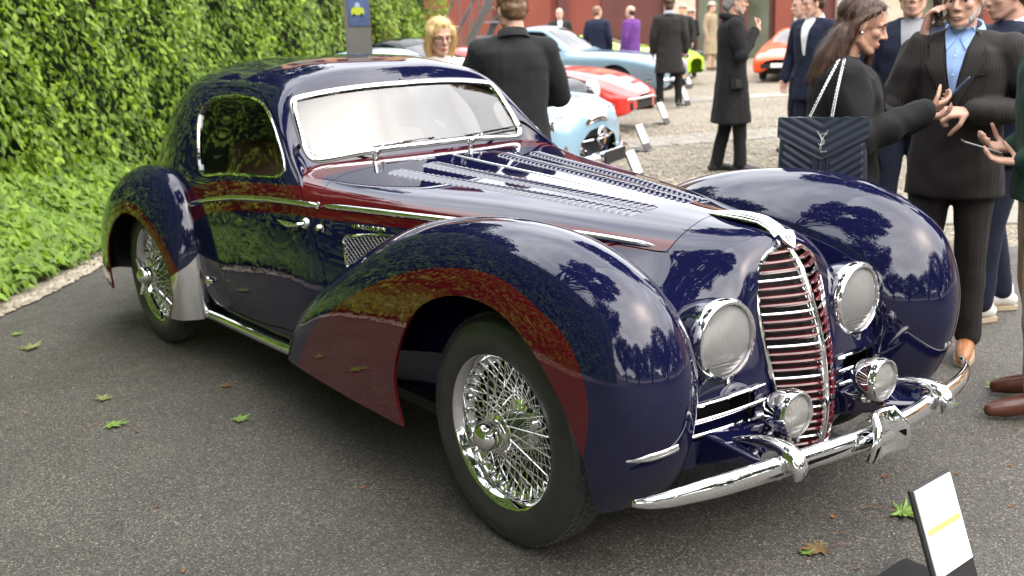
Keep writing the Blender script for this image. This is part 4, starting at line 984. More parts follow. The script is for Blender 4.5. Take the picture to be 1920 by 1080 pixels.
tree_thing(2.6, -10.2, 12, 4.2, 8.0, 'broad plane tree behind the hedge beside the pebble strip', 27, .32, 8000)
tree_thing(-9.6, -2.7, 10, 3.5, 6.2, 'plane tree rising behind the bend of the tall hedge wall', 28, .30, 8000)
tree_thing(-12.6, 1.0, 10, 3.6, 6.0, 'plane tree rising behind the middle of the tall hedge wall', 29, .30, 8000)
for i_, (x, y, h, cr, cz, lb) in enumerate([(13.5, 2.5, 9, 4.4, 5.0, 'plane tree with a low broad crown on the open side of the asphalt yard'), (10.5, -13.5, 9, 4.2, 5.0, 'plane tree growing behind the far end of the pebble strip hedge'), (17, 9.5, 8.5, 4.6, 4.6, 'round crowned plane tree beside the open yard beyond the people'), (20, -4.5, 9, 5.0, 4.8, 'broad plane tree at the far end of the asphalt yard'), (24, 3.5, 8, 5.0, 4.2, 'low spreading plane tree between the yard and the hills'), (15, -9.5, 8.5, 4.4, 4.6, 'dense plane tree between the hedge and the yard end'), (13.5, 15.5, 9, 4.8, 4.8, 'plane tree next to the ochre villa')]):
    tree_thing(x, y, h, cr, cz, lb, 30+i_, .36, 5500)
M['hill'] = mat('wooded_hill', (.035, .055, .03), .95, var=.4, vscale=.05)
V = []; F = []; nh = 60
for i in range(nh+1):
    a = R(-100)+R(190)*i/nh; hgt = 14+9*math.sin(i*.31)+5*math.sin(i*.83+1)+3*math.sin(i*1.9)
    for rr, hh in ((150, -1), (185, hgt*.55), (225, hgt), (258, -1)): V.append((rr*math.cos(a), rr*math.sin(a), hh))
for i in range(nh):
    for j in range(3): F.append((i*4+j, (i+1)*4+j, (i+1)*4+j+1, i*4+j+1))
tag(MB().add(V, F).build('hills', M['hill']), kind='structure')
# --- building at the back of the courtyard
M['redwall'] = mat('red_brown_plaster', (.17, .038, .022), .8, var=.12, vscale=.9)
M['darkred'] = mat('dark_red_doors', (.075, .017, .013), .7, var=.15, vscale=1.2)
M['stone'] = mat('beige_stone', (.40, .34, .26), .8, var=.12, vscale=1.5)
M['ochre'] = mat('ochre_plaster', (.48, .27, .13), .85, var=.10, vscale=.5)
M['winglass'] = mat('building_glass', (.09, .10, .07), .08, spec=.8, var=.5, vscale=.7)
M['shutter'] = mat('green_shutter', (.03, .06, .045), .6)
M['grey'] = mat('grey_painted_metal', (.16, .165, .17), .5, var=.15, vscale=4)
BD = np.array([.55, .835]); BN = np.array([.835, -.55])       # along the front, and out of it towards the courtyard
BO = np.array([-27.5, 17.0])
bld = empty('courtyard_building', (BO[0], BO[1], 0), math.atan2(BD[1], BD[0]), 'red brown courtyard building with dark doors, stone piers and ochre upper storeys', 'building')
def bpart(name, mt, s0, s1, z0, z1, d0, d1): 
    return MB().box(((s0+s1)/2, -(d0+d1)/2, (z0+z1)/2), (s1-s0, d1-d0, z1-z0)).build(name, mt, bld, smooth=False)
def bpx(px, d=0.0):
    # position along the front where the sight line through picture column px meets it (design aid, plain numbers result)
    a = YAW-math.atan((px-960)/1993.54); v = np.array([math.cos(a), math.sin(a)]); A = np.array([v, -BD]).T; s = np.linalg.solve(A, BO+BN*d-np.array(CAMP[:2])); return s[1]
bpart('wall', M['redwall'], -14, 34, 0, 4.2, -6, 0); bpart('upper_wall', M['ochre'], -14, 34, 4.2, 6.1, -6, -.02)
bpart('cornice', M['stone'], -14, 34, 4.05, 4.4, 0, .15)
for a, b, mt, nm_ in ((945, 1048, 'redwall', 'door'), (1060, 1078, 'darkred', 'pier'), (1140, 1250, 'darkred', 'door'), (1253, 1308, 'stone', 'pier'), (1312, 1448, 'winglass', 'window'), (1452, 1482, 'redwall', 'pilaster'), (1486, 1500, 'stone', 'pier'), (1502, 1560, 'darkred', 'door'), (1565, 1700, 'stone', 'pier'), (1705, 1830, 'winglass', 'window')):
    bpart(nm_, M[mt], bpx(a), bpx(b), 0, 3.7 if nm_ != 'pier' else 4.0, .02, {'door': .06, 'pier': .22, 'pilaster': .30, 'window': .07}[nm_])
    if nm_ == 'window':
        n_ = 3
        for k in range(n_+1): s = bpx(a)+(bpx(b)-bpx(a))*k/n_; bpart('window_frame', M['darkred'], s-.06, s+.06, 0, 3.7, .05, .12)
for k in range(13):
    for st_ in range(1):
        s = -12.5+k*3.6; f = bpart('upper_window', M['winglass'], s-.5, s+.5, 4.6, 5.8, 0, .05)
        for e in (-1, 1): bpart('shutter', M['shutter'], s+e*.55-.02 if e > 0 else s-1.05, s+1.05 if e > 0 else s-.53, 4.6, 5.8, .02, .09)
bpart('tall_wing', M['ochre'], -19, .6, 4.4, 12.6, -8, -.03); bpart('tall_wing_roof', M['redwall'], -19.5, 1.1, 12.6, 13.0, -8.5, .7); bpart('tall_wing_base', M['redwall'], -19, -14.05, 0, 4.4, -8, -.03)
for k in range(6):
    for zz in (5.2, 8.9):
        s = -17.6+k*3.2; bpart('wing_window', M['winglass'], s-.6, s+.6, zz, zz+2.3, -.02, .04)
        for e in (-1, 1): bpart('wing_shutter', M['darkred'], min(s+e*.64, s+e*1.22), max(s+e*.64, s+e*1.22), zz, zz+2.3, -.01, .06)
bpart('wing_cornice', M['stone'], -19.1, .7, 8.1, 8.35, -.02, .12)
bpart('roof', M['redwall'], -14.4, 34.4, 6.1, 6.35, -6.4, .6)
# buildings across the open side, seen only as reflections and from a step aside
hs = empty('neighbour_house', (6, 27, 0), R(-12), 'ochre villa with brown shutters across the yard behind the plane tree', 'house')
MB().box((0, 0, 3.2), (16, 6, 6.4)).build('wall', M['ochre'], hs, smooth=False)
MB().box((0, 0, 6.6), (16.8, 6.8, .4)).build('roof', M['redwall'], hs, smooth=False)
for k in range(6):
    for z in (1.7, 4.6): MB().box((-6.5+k*2.6, -3.02, z), (1.0, .08, 1.6)).build('window', M['winglass'], hs, smooth=False)
# --- open metal staircase
def px_at(px, dist):
    a = YAW-math.atan((px-960)/1993.54); return Vector((CAMP[0]+math.cos(a)*dist, CAMP[1]+math.sin(a)*dist, 0))
st0 = px_at(868, 20.5); st1 = px_at(946, 20.2); sd_ = (st1-st0); sd_.normalize(); sn = Vector((-sd_.y, sd_.x, 0))
stair = empty('metal_staircase', tuple(st0), 0, 'grey open metal staircase with railings beside the end of the hedge', 'staircase')
def sloc(u, v, z): p = sd_*u+sn*v; return (p.x, p.y, z)
for v in (-.45, .45): MB().tube([sloc(-.2, v, .0), sloc(1.95, v, 3.6)], .07, 6, flat=.4).build('stringer', M['grey'], stair)
for k in range(13):
    u = -.1+k*.155; z = .2+k*.26
    MB().add([sloc(u-.13, -.45, z), sloc(u+.13, -.45, z), sloc(u+.13, .45, z), sloc(u-.13, .45, z), sloc(u-.13, -.45, z+.03), sloc(u+.13, -.45, z+.03), sloc(u+.13, .45, z+.03), sloc(u-.13, .45, z+.03)], [(0, 1, 2, 3), (4, 5, 6, 7), (0, 1, 5, 4), (1, 2, 6, 5), (2, 3, 7, 6), (3, 0, 4, 7)]).build('step', M['grey'], stair, smooth=False)
for v in (-.5, .5):
    MB().tube([sloc(-.3, v, 1.0), sloc(1.85, v, 4.6)], .03, 6).build('handrail', M['grey'], stair)
    for k in range(9): MB().tube([sloc(-.1+k*.23, v, .25+k*.385), sloc(-.1+k*.23, v, 1.3+k*.385)], .015, 5).build('baluster', M['grey'], stair)
for v in (-.5, .5): MB().tube([sloc(-.9, v, 0), sloc(-.9, v, 4.2)], .05, 6).build('post', M['grey'], stair)
for k in range(8): MB().box(sloc(-.55, 0, .5+k*.42), (.5, .8, .035)).build('landing_slat', M['grey'], stair, smooth=False)
# --- information pillar with a poster
pp = px_at(697, 8.9); ph = math.atan2(CAMP[1]-pp.y, CAMP[0]-pp.x)
pil = empty('information_pillar', tuple(pp), ph, 'square grey metal pillar with a blue motoring poster in front of the hedge', 'pillar')
M['pillar'] = mat('pillar_metal', (.13, .125, .12), .35, spec=.6, var=.2, vscale=3); M['poster'] = mat('poster_blue', (.055, .085, .20), .5, var=.3, vscale=5); M['lime'] = mat('poster_lime', (.42, .50, .03), .5); M['paleblue'] = mat('poster_pale_blue', (.35, .45, .58), .5)
MB().box((0, 0, 1.15), (.20, .205, 2.3)).build('column', M['pillar'], pil, smooth=False); MB().box((0, 0, .02), (.3, .3, .04)).build('base', M['pillar'], pil, smooth=False)
po = MB().box((.104, .012, 1.77), (.006, .16, .42)).build('poster', M['poster'], pil, smooth=False)
def flat_poly(pts, x, name, mt, par): return MB().add([(x, y, z) for y, z in pts]+[(x-.002, y, z) for y, z in pts], [tuple(range(len(pts))), tuple(range(2*len(pts)-1, len(pts)-1, -1))]+[(i, (i+1) % len(pts), len(pts)+(i+1) % len(pts), len(pts)+i) for i in range(len(pts))]).build(name, mt, par, smooth=False)
flat_poly([(.052, 1.645), (.060, 1.675), (.045, 1.70), (.022, 1.705), (-.010, 1.705), (-.035, 1.70), (-.048, 1.675), (-.040, 1.645)], .1105, 'printed_car_body', M['lime'], po)
flat_poly([(.028, 1.706), (.020, 1.735), (.006, 1.742), (-.010, 1.735), (-.016, 1.706)], .1105, 'printed_car_roof', M['paleblue'], po)
for yy in (.036, -.024): flat_poly([(yy+.010*math.cos(a), 1.645+.013*math.sin(a)) for a in np.linspace(0, 6.28, 10, endpoint=False)], .1125, 'printed_car_wheel', M['seam'], po)
# --- display boards
M['board'] = mat('black_display_board', (.018, .018, .019), .45); M['white'] = mat('white_print', (.80, .80, .79), .55); M['yellow'] = mat('yellow_print', (.80, .72, .16), .55); M['greyprint'] = mat('grey_print', (.62, .62, .62), .6)
def board(loc, rz, w_, h_, lean, label, near=False, group=None):
    b = empty('display_board', loc, rz, label, 'sign', group)
    T = Matrix.Rotation(-lean, 4, 'Y')
    bp_ = MB().box((-.008, 0, h_/2), (.012, w_, h_), T=T).build('back_plate', M['board'], b, smooth=False); md = bp_.modifiers.new('bevel', 'BEVEL'); md.width = .004; md.segments = 2
    MB().box((-.10, 0, .006), (.26 if near else .2, w_*.9, .008)).build('foot', M['board'], b, smooth=False)
    fc = MB().box((.001, .0, h_*.63), (.004, w_*.90, h_*.70), T=T).build('printed_sheet', M['white'], b, smooth=False)
    if near:
        MB().box((.0036, 0, h_*.635), (.0018, w_*.80, h_*.045), T=T).build('yellow_stripe', M['yellow'], fc, smooth=False)
        for k, (zz, ww) in enumerate(((.70, .62), (.725, .45), (.80, .30), (.50, .5), (.475, .56), (.45, .4))):
            MB().box((.0036, -.02*w_*(k % 2), h_*zz), (.0012, w_*ww, h_*.014), T=T).build('text_line', M['greyprint'], fc, smooth=False)
    else:
        for k, (zz, ww) in enumerate(((.82, .5), (.68, .7), (.62, .6), (.56, .65))): MB().box((.0036, 0, h_*zz), (.0012, w_*ww, h_*.02), T=T).build('text_line', M['greyprint'], fc, smooth=False)
    return b
board((1.105, -.045, 0), R(2), .205, .345, R(20), 'black leaning display board with white printed sheet in front of the chrome bumper', True)
for (x, y), lb in (((-6.55, 6.45), 'white display board on the gravel in front of the light blue roadster'), ((-8.55, 8.85), 'white display board on the gravel in front of the red car'), ((-10.5, 11.4), 'white display board on the gravel in front of the grey blue coupe'), ((-4.85, 4.65), 'white display board just behind the bonnet of the navy coupe'), ((-13.4, 14.6), 'white display board on the gravel in front of the lime green car')):
    board((x, y, 0), R(22), .21, .34, R(24), lb)
# --- fallen leaves, each on its own
def maple(size, seed, curl=.2):
    rs = np.random.RandomState(seed); tips = [(-90, .28), (-28, .62), (8, .70), (52, .95), (90, 1.1), (128, .95), (172, .70), (208, .62)]
    out = []
    for i, (a, r_) in enumerate(tips):
        a2, r2 = tips[(i+1) % len(tips)]; a2 = a2+360 if a2 < a else a2
        a_ = R(a+rs.uniform(-5, 5)); r_ *= rs.uniform(.88, 1.1)
        for da, f in ((-9, .72), (0, 1.0), (9, .72)):
            out.append((math.cos(a_+R(da))*r_*f, math.sin(a_+R(da))*r_*f))
        am = R((a+a2)/2); rm = min(r_, r2)*.52; out.append((math.cos(am)*rm, math.sin(am)*rm))
    V = [(0, 0, .02*size)]+[(x*size, y*size, (.004+curl*size*((x*x+y*y)**.9)*rs.uniform(.3, 1.0))) for x, y in out]; n = len(out)
    mb = MB().add(V, [(0, 1+i, 1+(i+1) % n) for i in range(n)])
    st = MB().tube([(0, -.1*size, .006), (.02*size, -.7*size, .010), (.10*size, -1.25*size, .006)], .012*size, 5)
    return mb, st
M['leafgreen'] = mat('fallen_leaf_green', (.14, .24, .045), .5, var=.35, vscale=40); M['leafyellow'] = mat('fallen_leaf_olive', (.17, .20, .055), .55, var=.4, vscale=30)
M['leafbrown'] = mat('fallen_leaf_brown', (.15, .095, .035), .7, var=.4, vscale=30); M['leaforange'] = mat('fallen_leaf_scrap', (.34, .12, .035), .7, var=.3, vscale=60); M['stalk'] = mat('leaf_stalk', (.25, .12, .05), .6)
LF = [(-3.32, -1.34, .085, 'leafyellow', 'wide olive green fallen leaf on the asphalt near the pebble strip', 20), (-3.65, -1.31, .05, 'leafgreen', 'small green fallen leaf beyond the wide olive leaf by the pebbles', 80),
 (-2.24, -1.28, .06, 'leafyellow', 'flat olive fallen leaf on the asphalt beside the pale green leaf', 110), (-1.90, -1.37, .075, 'leafgreen', 'pale green lobed fallen leaf on the asphalt beside the rear half of the coupe', -30),
 (-1.58, -.95, .06, 'leafgreen', 'bright green fallen leaf in the shadow beside the front fender tail', 10), (-2.02, -.81, .05, 'leafbrown', 'brownish fallen leaf in the shade under the door sill', 60),
 (.69, .31, .10, 'leafgreen', 'large curled green leaf lying behind the black display board', -60), (.33, 1.60, .10, 'leafgreen', 'large green leaf lying against a brown loafer', 40), (.29, 1.29, .045, 'leafgreen', 'small green leaf on the asphalt beyond the bumper end', 15),
 (.67, -.08, .07, 'leafbrown', 'torn brown leaf on the asphalt between bumper and display board', 150), (.66, -.14, .035, 'leafgreen', 'tiny green leaf scrap next to the torn brown leaf', 30)]
import itertools
for k, (x, y, s, mt, lb, a) in enumerate(LF):
    mb, st = maple(s, 40+k, .35 if s > .08 else .15)
    o = mb.build('fallen_leaf', M[mt], None, smooth=False, loc=(x, y, 0)); o.rotation_euler = (0, 0, R(a)); tag(o, lb, 'leaf', 'leaves fallen on the asphalt')
    st.build('stalk', M['stalk'], o)
SCR = []
for k, (x, y) in enumerate([(-1.75, -1.31), (-1.0, -1.5), (-.65, -.9), (.57, .12), (.65, .05), (.81, -.10), (-2.3, -1.6), (-3.6, -1.1), (.74, .9), (.65, .7), (-.5, -1.6), (-.1, -1.9), (.5, .5), (.9, .6)]):
    mb, st = maple(rnd.uniform(.010, .017), 70+k, .5); o = mb.build('leaf_scrap', M['leaforange'], None, smooth=False, loc=(x, y, -.002)); o.rotation_euler = (0, 0, rnd.uniform(0, 6)); tag(o, 'tiny orange brown leaf scrap lying on the grey asphalt', 'leaf scrap', 'orange leaf scraps on the asphalt')
# ------------------------------------------------------------------ the other cars in the courtyard
def paint(name, col, metal=0.0): return mat(name, col, .38, metal, spec=.2, coat=1.0, coatr=.02)
M['pblue'] = paint('light_blue_paint', (.24, .39, .50)); M['pred'] = paint('red_paint', (.62, .022, .012)); M['pblack'] = mat('black_paint', (.010, .010, .012), .4, spec=.0, coat=.6, coatr=.02); M['pgrey'] = paint('grey_blue_paint', (.20, .31, .40), .2); M['plime'] = paint('lime_paint', (.36, .66, .03)); M['porange'] = paint('orange_paint', (.78, .075, .010))
M['carglass'] = glassy('car_glass', (.25, .30, .28), ior=1.7)
def bgcar(name, loc, rz, label, mt, st, win, wsx, rsx, wheels, wr, wy, rs_=60):
    """st: stations (x, half width, sill z, belt z, top z, top half width), front first"""
    root = empty(name, loc, rz, label, 'car'); G = []
    for x, w_, zs, zb, zt, wt in st:
        G.append([(x, -w_*.85, zs), (x, -w_*.97, zs+.05*(zb-zs)), (x, -w_, zs+.45*(zb-zs)), (x, -w_*.985, zs+.80*(zb-zs)), (x, -w_*.93, zb), (x, -(w_*.9*.5+wt*.5), zb+.5*(zt-zb)), (x, -wt, zb+.86*(zt-zb)), (x, -wt*.55, zb+.975*(zt-zb)), (x, 0, zt)])
    s = Surf.grid(loft(np.array(G, float), 150, 56, pv=.5)); flipcheck(s, (np.mean([a[0] for a in st]), 0, .3))
    X, Y, Z = s.V.T; bx = [a[0] for a in st][::-1]; zb_ = np.interp(X, bx, [a[3] for a in st][::-1]); wt_ = np.interp(X, bx, [a[5] for a in st][::-1])
    gw = np.full(len(X), -1.0)
    if win is not None: gw = np.maximum(gw, np.where(Y < -.25, sdpoly(s.V[:, [0, 2]], rounded(win, .06, 4)), -1.0))
    for q in (wsx, rsx):
        if q is not None: gw = np.maximum(gw, np.minimum(np.minimum(X-q[0], q[1]-X)*.8, np.minimum(wt_*.93+Y, Z-zb_-.03)))
    s.A['g'] = gw
    arch = np.full(len(X), -1.0)
    for wx in wheels: arch = np.maximum(arch, np.where(Y < -.35, wr*1.14-np.hypot(X-wx, Z-wr), -1.0))
    s.A['a'] = arch
    b = s.clip(-s.A['a']); gl = b.clip(b.A['g']); b = b.clip(-b.A['g'])
    strip = lambda q: Surf(q.V, q.N, q.F)
    both(strip(b)).build('body', mt, root)
    if len(gl.F): both(Surf(gl.V-gl.N*.004, gl.N, gl.F)).build('window', M['carglass'], root)
    MB().box((np.mean(wheels), 0, .33), (abs(wheels[0]-wheels[1])+1.2, st[len(st)//2][1]*1.5, .34)).build('underbody', M['black'], root, smooth=False)
    for wx in wheels:
        for e in (-1, 1):
            w_ = empty('wheel', (wx, e*wy, wr)); w_.parent = root; w_.rotation_euler = (0, 0, math.pi if e < 0 else 0)
            k = wr/.36
            MB().lathe([(r_*k, y_) for r_, y_ in ((.22, .06), (.27, .075), (.33, .07), (.355, .05), (.36, 0), (.355, -.05), (.33, -.07))], 32).build('tyre', M['rubber'], w_)
            MB().lathe([(0, .055), (.06*k, .06), (.10*k, .045), (.19*k, .04), (.215*k, .06), (.225*k, .062), (.225*k, .04)], 28).build('rim', M['chrome'], w_)
    return root
def roundlamp(root, x, y, z, r_, tilt=0):
    o = empty('headlight', (x, y, z)); o.parent = root; o.rotation_euler = (0, 0, R(-90))
    MB().lathe([(r_*1.1, -.06), (r_*1.12, 0), (r_*1.0, .03), (r_*.9, .025)], 24).build('lamp_ring', M['chrome'], o)
    MB().lathe([(r_*.95, .02), (r_*.6, .045), (0, .055)], 20).build('lens', M['reflector'], o)
HD = R(25); fwd = np.array([math.cos(HD), math.sin(HD)]); lft = np.array([-fwd[1], fwd[0]])
def nose(p, back): q = np.array(p)-fwd*back; return (q[0], q[1], 0)
# light blue open-mouthed roadster (origin at its front axle)
LB = bgcar('roadster_car', nose((-4.62, 3.95), .80), HD, 'light blue fifties roadster with round headlights and chrome mouth grille', M['pblue'],
 [(.74, .42, .30, .50, .60, .2), (.70, .62, .24, .62, .72, .3), (.55, .76, .22, .72, .82, .42), (.1, .83, .22, .80, .89, .5), (-.6, .83, .22, .82, .93, .55), (-.95, .83, .22, .83, .98, .58), (-1.35, .83, .22, .84, 1.28, .50), (-1.7, .83, .22, .84, 1.34, .50), (-2.1, .83, .22, .84, 1.22, .46), (-2.5, .82, .24, .82, .93, .5), (-3.0, .76, .26, .74, .84, .42), (-3.35, .60, .30, .60, .70, .3), (-3.45, .30, .36, .48, .55, .15)],
 [(-1.12, .92), (-1.42, 1.24), (-1.75, 1.27), (-2.12, 1.14), (-2.3, .92)], (-1.34, -1.0), None, (0, -2.4), .33, .70)
for e in (-1, 1):
    roundlamp(LB, .60, e*.60, .66, .10)
    MB().tube([(-.35, e*.62, .80), (.10, e*.63, .79), (.42, e*.62, .735), (.60, e*.60, .66)], [.05, .09, .115, .10], 16).build('fender_crest', M['pblue'], LB)
    MB().tube([(.66, e*.60, .50), (.68, e*.60, .40)], .045, 10).build('indicator', M['chrome'], LB)
el = [(.735-.05*math.cos(a)**2, .34*math.cos(a), .52+.17*math.sin(a)) for a in np.linspace(0, 2*math.pi, 36)]
MB().add([(x-.01, y, z) for x, y, z in el[:-1]], [tuple(range(35))]).build('grille_mouth', M['black'], LB, smooth=False)
MB().tube(el, .024, 8, cap=False).build('grille_surround', M['chrome'], LB); MB().tube([(.72, -.34, .52), (.76, 0, .52), (.72, .34, .52)], .02, 8).build('grille_bar', M['chrome'], LB)
MB().lathe([(.06, .0), (.085, .01), (.10, 0)], 24, T=Matrix.Translation((.775, 0, .52)) @ Matrix.Rotation(R(-90), 4, 'Z')).build('emblem_ring', M['chrome'], LB)
MB().tube(curve([(.45, -.80, .36), (.70, -.66, .36), (.84, -.3, .36), (.86, 0, .36), (.84, .3, .36), (.70, .66, .36), (.45, .80, .36)], 30), .05, 10).build('bumper', M['chrome'], LB)
MB().box((.90, 0, .36), (.02, .46, .11)).build('number_plate', M['board'], LB, smooth=False)
# black car with one pale headlamp just behind it
BK = bgcar('classic_car', nose((-6.90, 5.79), .80), HD, 'glossy black classic car between the light blue roadster and the red car', M['pblack'],
 [(.72, .42, .34, .58, .66, .2), (.66, .64, .26, .70, .78, .3), (.5, .76, .24, .78, .86, .4), (0, .80, .24, .84, .93, .5), (-.7, .80, .24, .86, .97, .52), (-1.0, .80, .24, .87, 1.02, .55), (-1.4, .80, .24, .87, 1.32, .48), (-1.9, .80, .24, .87, 1.36, .46), (-2.5, .78, .26, .85, 1.12, .42), (-3.1, .68, .30, .74, .84, .3), (-3.4, .35, .36, .55, .6, .15)],
 [(-1.12, .95), (-1.45, 1.28), (-1.9, 1.3), (-2.35, 1.1), (-2.4, .95)], (-1.38, -1.02), None, (0, -2.4), .33, .69)
for e in (-1, 1): roundlamp(BK, .66, e*.56, .70, .12)
MB().tube(curve([(.5, -.78, .40), (.78, -.5, .40), (.86, 0, .40), (.78, .5, .40), (.5, .78, .40)], 24), .045, 8).build('bumper', M['chrome'], BK)
# red wedge-nosed fastback
RD = bgcar('sports_car', nose((-8.25, 8.1), 1.1), HD, 'bright red low sports car with long pointed bonnet and raked windscreen', M['pred'],
 [(1.08, .30, .34, .46, .50, .15), (1.02, .62, .26, .50, .56, .35), (.8, .78, .22, .60, .68, .48), (.2, .86, .20, .76, .84, .55), (-.5, .86, .20, .80, .88, .58), (-.85, .86, .20, .80, .93, .60), (-1.4, .86, .20, .81, 1.15, .50), (-1.9, .86, .20, .82, 1.18, .48), (-2.5, .86, .22, .82, 1.05, .44), (-3.0, .82, .26, .80, .92, .4), (-3.3, .70, .32, .70, .78, .3)],
 [(-1.0, .88), (-1.5, 1.09), (-1.9, 1.11), (-2.3, 1.0), (-2.3, .88)], (-1.42, -.88), None, (0, -2.4), .32, .74)
MB().tube(curve([(.78, -.74, .47), (1.03, -.55, .455), (1.10, 0, .45), (1.03, .55, .455), (.78, .74, .47)], 24), .018, 6).build('nose_bumper', M['chrome'], RD)
MB().box((1.04, 0, .36), (.06, 1.0, .10)).build('grille_mouth', M['black'], RD, smooth=False)
# grey blue coupe
GB = bgcar('coupe_saloon', nose((-11.3, 12.0), .95), HD, 'pale grey blue metallic coupe with wide glass area behind the red car', M['pgrey'],
 [(.92, .45, .34, .60, .66, .2), (.86, .74, .26, .66, .74, .4), (.6, .82, .24, .74, .82, .5), (0, .85, .22, .82, .90, .55), (-.6, .85, .22, .84, .93, .58), (-.9, .85, .22, .85, .98, .62), (-1.45, .85, .22, .86, 1.36, .54), (-2.0, .85, .22, .86, 1.40, .54), (-2.6, .85, .24, .86, 1.25, .50), (-3.1, .80, .28, .84, .95, .45), (-3.7, .68, .34, .74, .82, .35)],
 [(-1.05, .95), (-1.5, 1.30), (-2.0, 1.33), (-2.6, 1.18), (-2.75, .95)], (-1.45, -.92), None, (0, -2.5), .33, .72)
for e in (-1, 1): roundlamp(GB, .84, e*.62, .62, .09)
MB().tube(curve([(.6, -.83, .42), (.9, -.6, .42), (.98, 0, .42), (.9, .6, .42), (.6, .83, .42)], 24), .04, 8).build('bumper', M['chrome'], GB)
# lime green car
LM = bgcar('small_sports_car', nose((-13.9, 15.3), .95), HD, 'lime green low sports car with dark recessed lamps at the end of the row', M['plime'],
 [(.95, .40, .36, .52, .58, .2), (.9, .72, .26, .58, .66, .4), (.6, .82, .22, .70, .78, .5), (0, .85, .20, .78, .86, .55), (-.5, .85, .20, .80, .90, .58), (-1.2, .85, .20, .81, 1.12, .48), (-1.8, .85, .20, .82, 1.14, .46), (-2.4, .84, .22, .82, 1.0, .42), (-3.1, .72, .30, .74, .82, .35)],
 [(-.85, .88), (-1.25, 1.06), (-1.8, 1.08), (-2.2, .98), (-2.2, .88)], (-1.2, -.6), None, (0, -2.3), .31, .74)
for e in (-1, 1): MB().sphere((.80, e*.52, .66), (.16, .12, .07)).build('headlight', M['board'], LM)
# orange wedge car facing the courtyard
cdir = math.atan2(CAMP[1]-16.9, CAMP[0]+13.2)
OR = bgcar('wedge_sports_car', (-12.98, 17.70, 0), cdir-R(6), 'orange red wedge shaped sports car facing the courtyard beside the stone pier', M['porange'],
 [(.98, .70, .30, .46, .50, .5), (.92, .88, .22, .50, .55, .6), (.3, .93, .20, .66, .72, .65), (-.3, .93, .20, .74, .80, .66), (-.55, .93, .20, .76, .84, .66), (-1.3, .93, .20, .80, 1.10, .58), (-1.8, .93, .22, .84, 1.12, .56), (-2.6, .93, .24, .88, 1.02, .6), (-3.2, .90, .30, .86, .92, .6)],
 [(-.8, .86), (-1.3, 1.03), (-1.8, 1.05), (-2.0, .9)], (-1.32, -.5), None, (0, -2.45), .32, .80)
MB().box((.97, 0, .36), (.05, 1.5, .10)).build('grille_mouth', M['black'], OR, smooth=False); MB().box((1.005, -.35, .37), (.02, .36, .09)).build('number_plate', M['white'], OR, smooth=False)
# ------------------------------------------------------------------ people
from mathutils import noise as mnoise
M['skin'] = mat('skin', (.60, .35, .26), .5, spec=.4, var=.08, vscale=18); M['skin2'] = mat('skin_tanned', (.54, .30, .21), .5, spec=.4, var=.08, vscale=18)
M['lip'] = mat('lips', (.42, .13, .11), .45); M['eyewhite'] = mat('eye_white', (.75, .73, .70), .2); M['iris'] = mat('eye_iris', (.03, .018, .012), .15)
def cloth(name, col, var=.15, rough=.85, sheen=.02): return mat(name, col, rough, spec=.25, var=var, vscale=7, sheen=sheen, bmp=.25, bscale=420, bdist=.001)
def hairmat(name, col):
    m, t, p = nm(name); v = coords(t, 'Object', (70, 70, 7.0)); n1 = noise(t, v, 6, 3); c = np.array(col)
    t.links.new(ramp(t, n1, [(.3, np.clip(c*.45, 0, 1)), (.7, np.clip(c*1.5, 0, 1))]), p.inputs['Base Color']); p.inputs['Roughness'].default_value = .45; bump(t, p, n1, .35, .003); return m
for k, c in (('black_wool', (.011, .011, .012)), ('black_jacket', (.017, .018, .020)), ('charcoal', (.026, .024, .024)), ('navy_cloth', (.012, .017, .038)), ('navy_trouser', (.010, .013, .028)), ('black_trouser', (.010, .010, .011)), ('khaki', (.40, .29, .19)), ('white_shirt', (.74, .74, .76)), ('blue_shirt', (.30, .45, .78)), ('purple', (.115, .035, .19)), ('cream_knit', (.66, .60, .52)), ('green_jacket', (.014, .045, .032)), ('beige_coat', (.27, .22, .145)), ('grey_pattern', (.30, .31, .34)), ('white_top', (.70, .68, .64)), ('steel_blue', (.03, .08, .20))): M[k] = cloth(k, c)
# pinstripe suiting
m, t, p = nm('pinstripe'); v = coords(t, 'Object'); wv = N(t, 'ShaderNodeTexWave', Scale=26.0, Distortion=.3); wv.bands_direction = 'Y'; t.links.new(v, wv.inputs['Vector'])
t.links.new(ramp(t, wv.outputs['Fac'], [(.0, (.022, .020, .020)), (.86, (.026, .023, .023)), (.97, (.040, .035, .034))]), p.inputs['Base Color']); p.inputs['Roughness'].default_value = .75; p.inputs['Specular IOR Level'].default_value = .25; M['pinstripe'] = m
for k, c in (('hair_brown', (.050, .019, .008)), ('hair_blond', (.70, .48, .20)), ('hair_ginger', (.20, .115, .06)), ('hair_grey', (.28, .27, .26)), ('hair_dark', (.022, .015, .011)), ('hair_white', (.50, .48, .45))): M[k] = hairmat(k, c)
M['tan_shoe'] = mat('tan_leather_shoe', (.40, .17, .065), .42, var=.12, vscale=30); M['brown_shoe'] = mat('brown_loafer', (.09, .028, .016), .3, var=.15, vscale=30); M['black_shoe'] = mat('black_shoe', (.014, .014, .015), .35); M['white_shoe'] = mat('white_sneaker', (.70, .68, .64), .6); M['sole'] = mat('pale_sole', (.45, .36, .26), .7)
M['phone'] = mat('phone_case', (.03, .06, .13), .3, coat=.6); M['phoneblack'] = mat('phone_black', (.01, .01, .012), .12, coat=.8); M['felt_white'] = cloth('white_felt', (.62, .68, .63)); M['felt_grey'] = cloth('straw_grey', (.38, .36, .30)); M['cap_green'] = cloth('green_cap', (.02, .10, .055))
M['quilt'] = mat('quilted_leather', (.024, .031, .050), .36, spec=.5, var=.12, vscale=20); M['silver'] = mat('silver_metal', (.72, .72, .72), .2, 1.0)
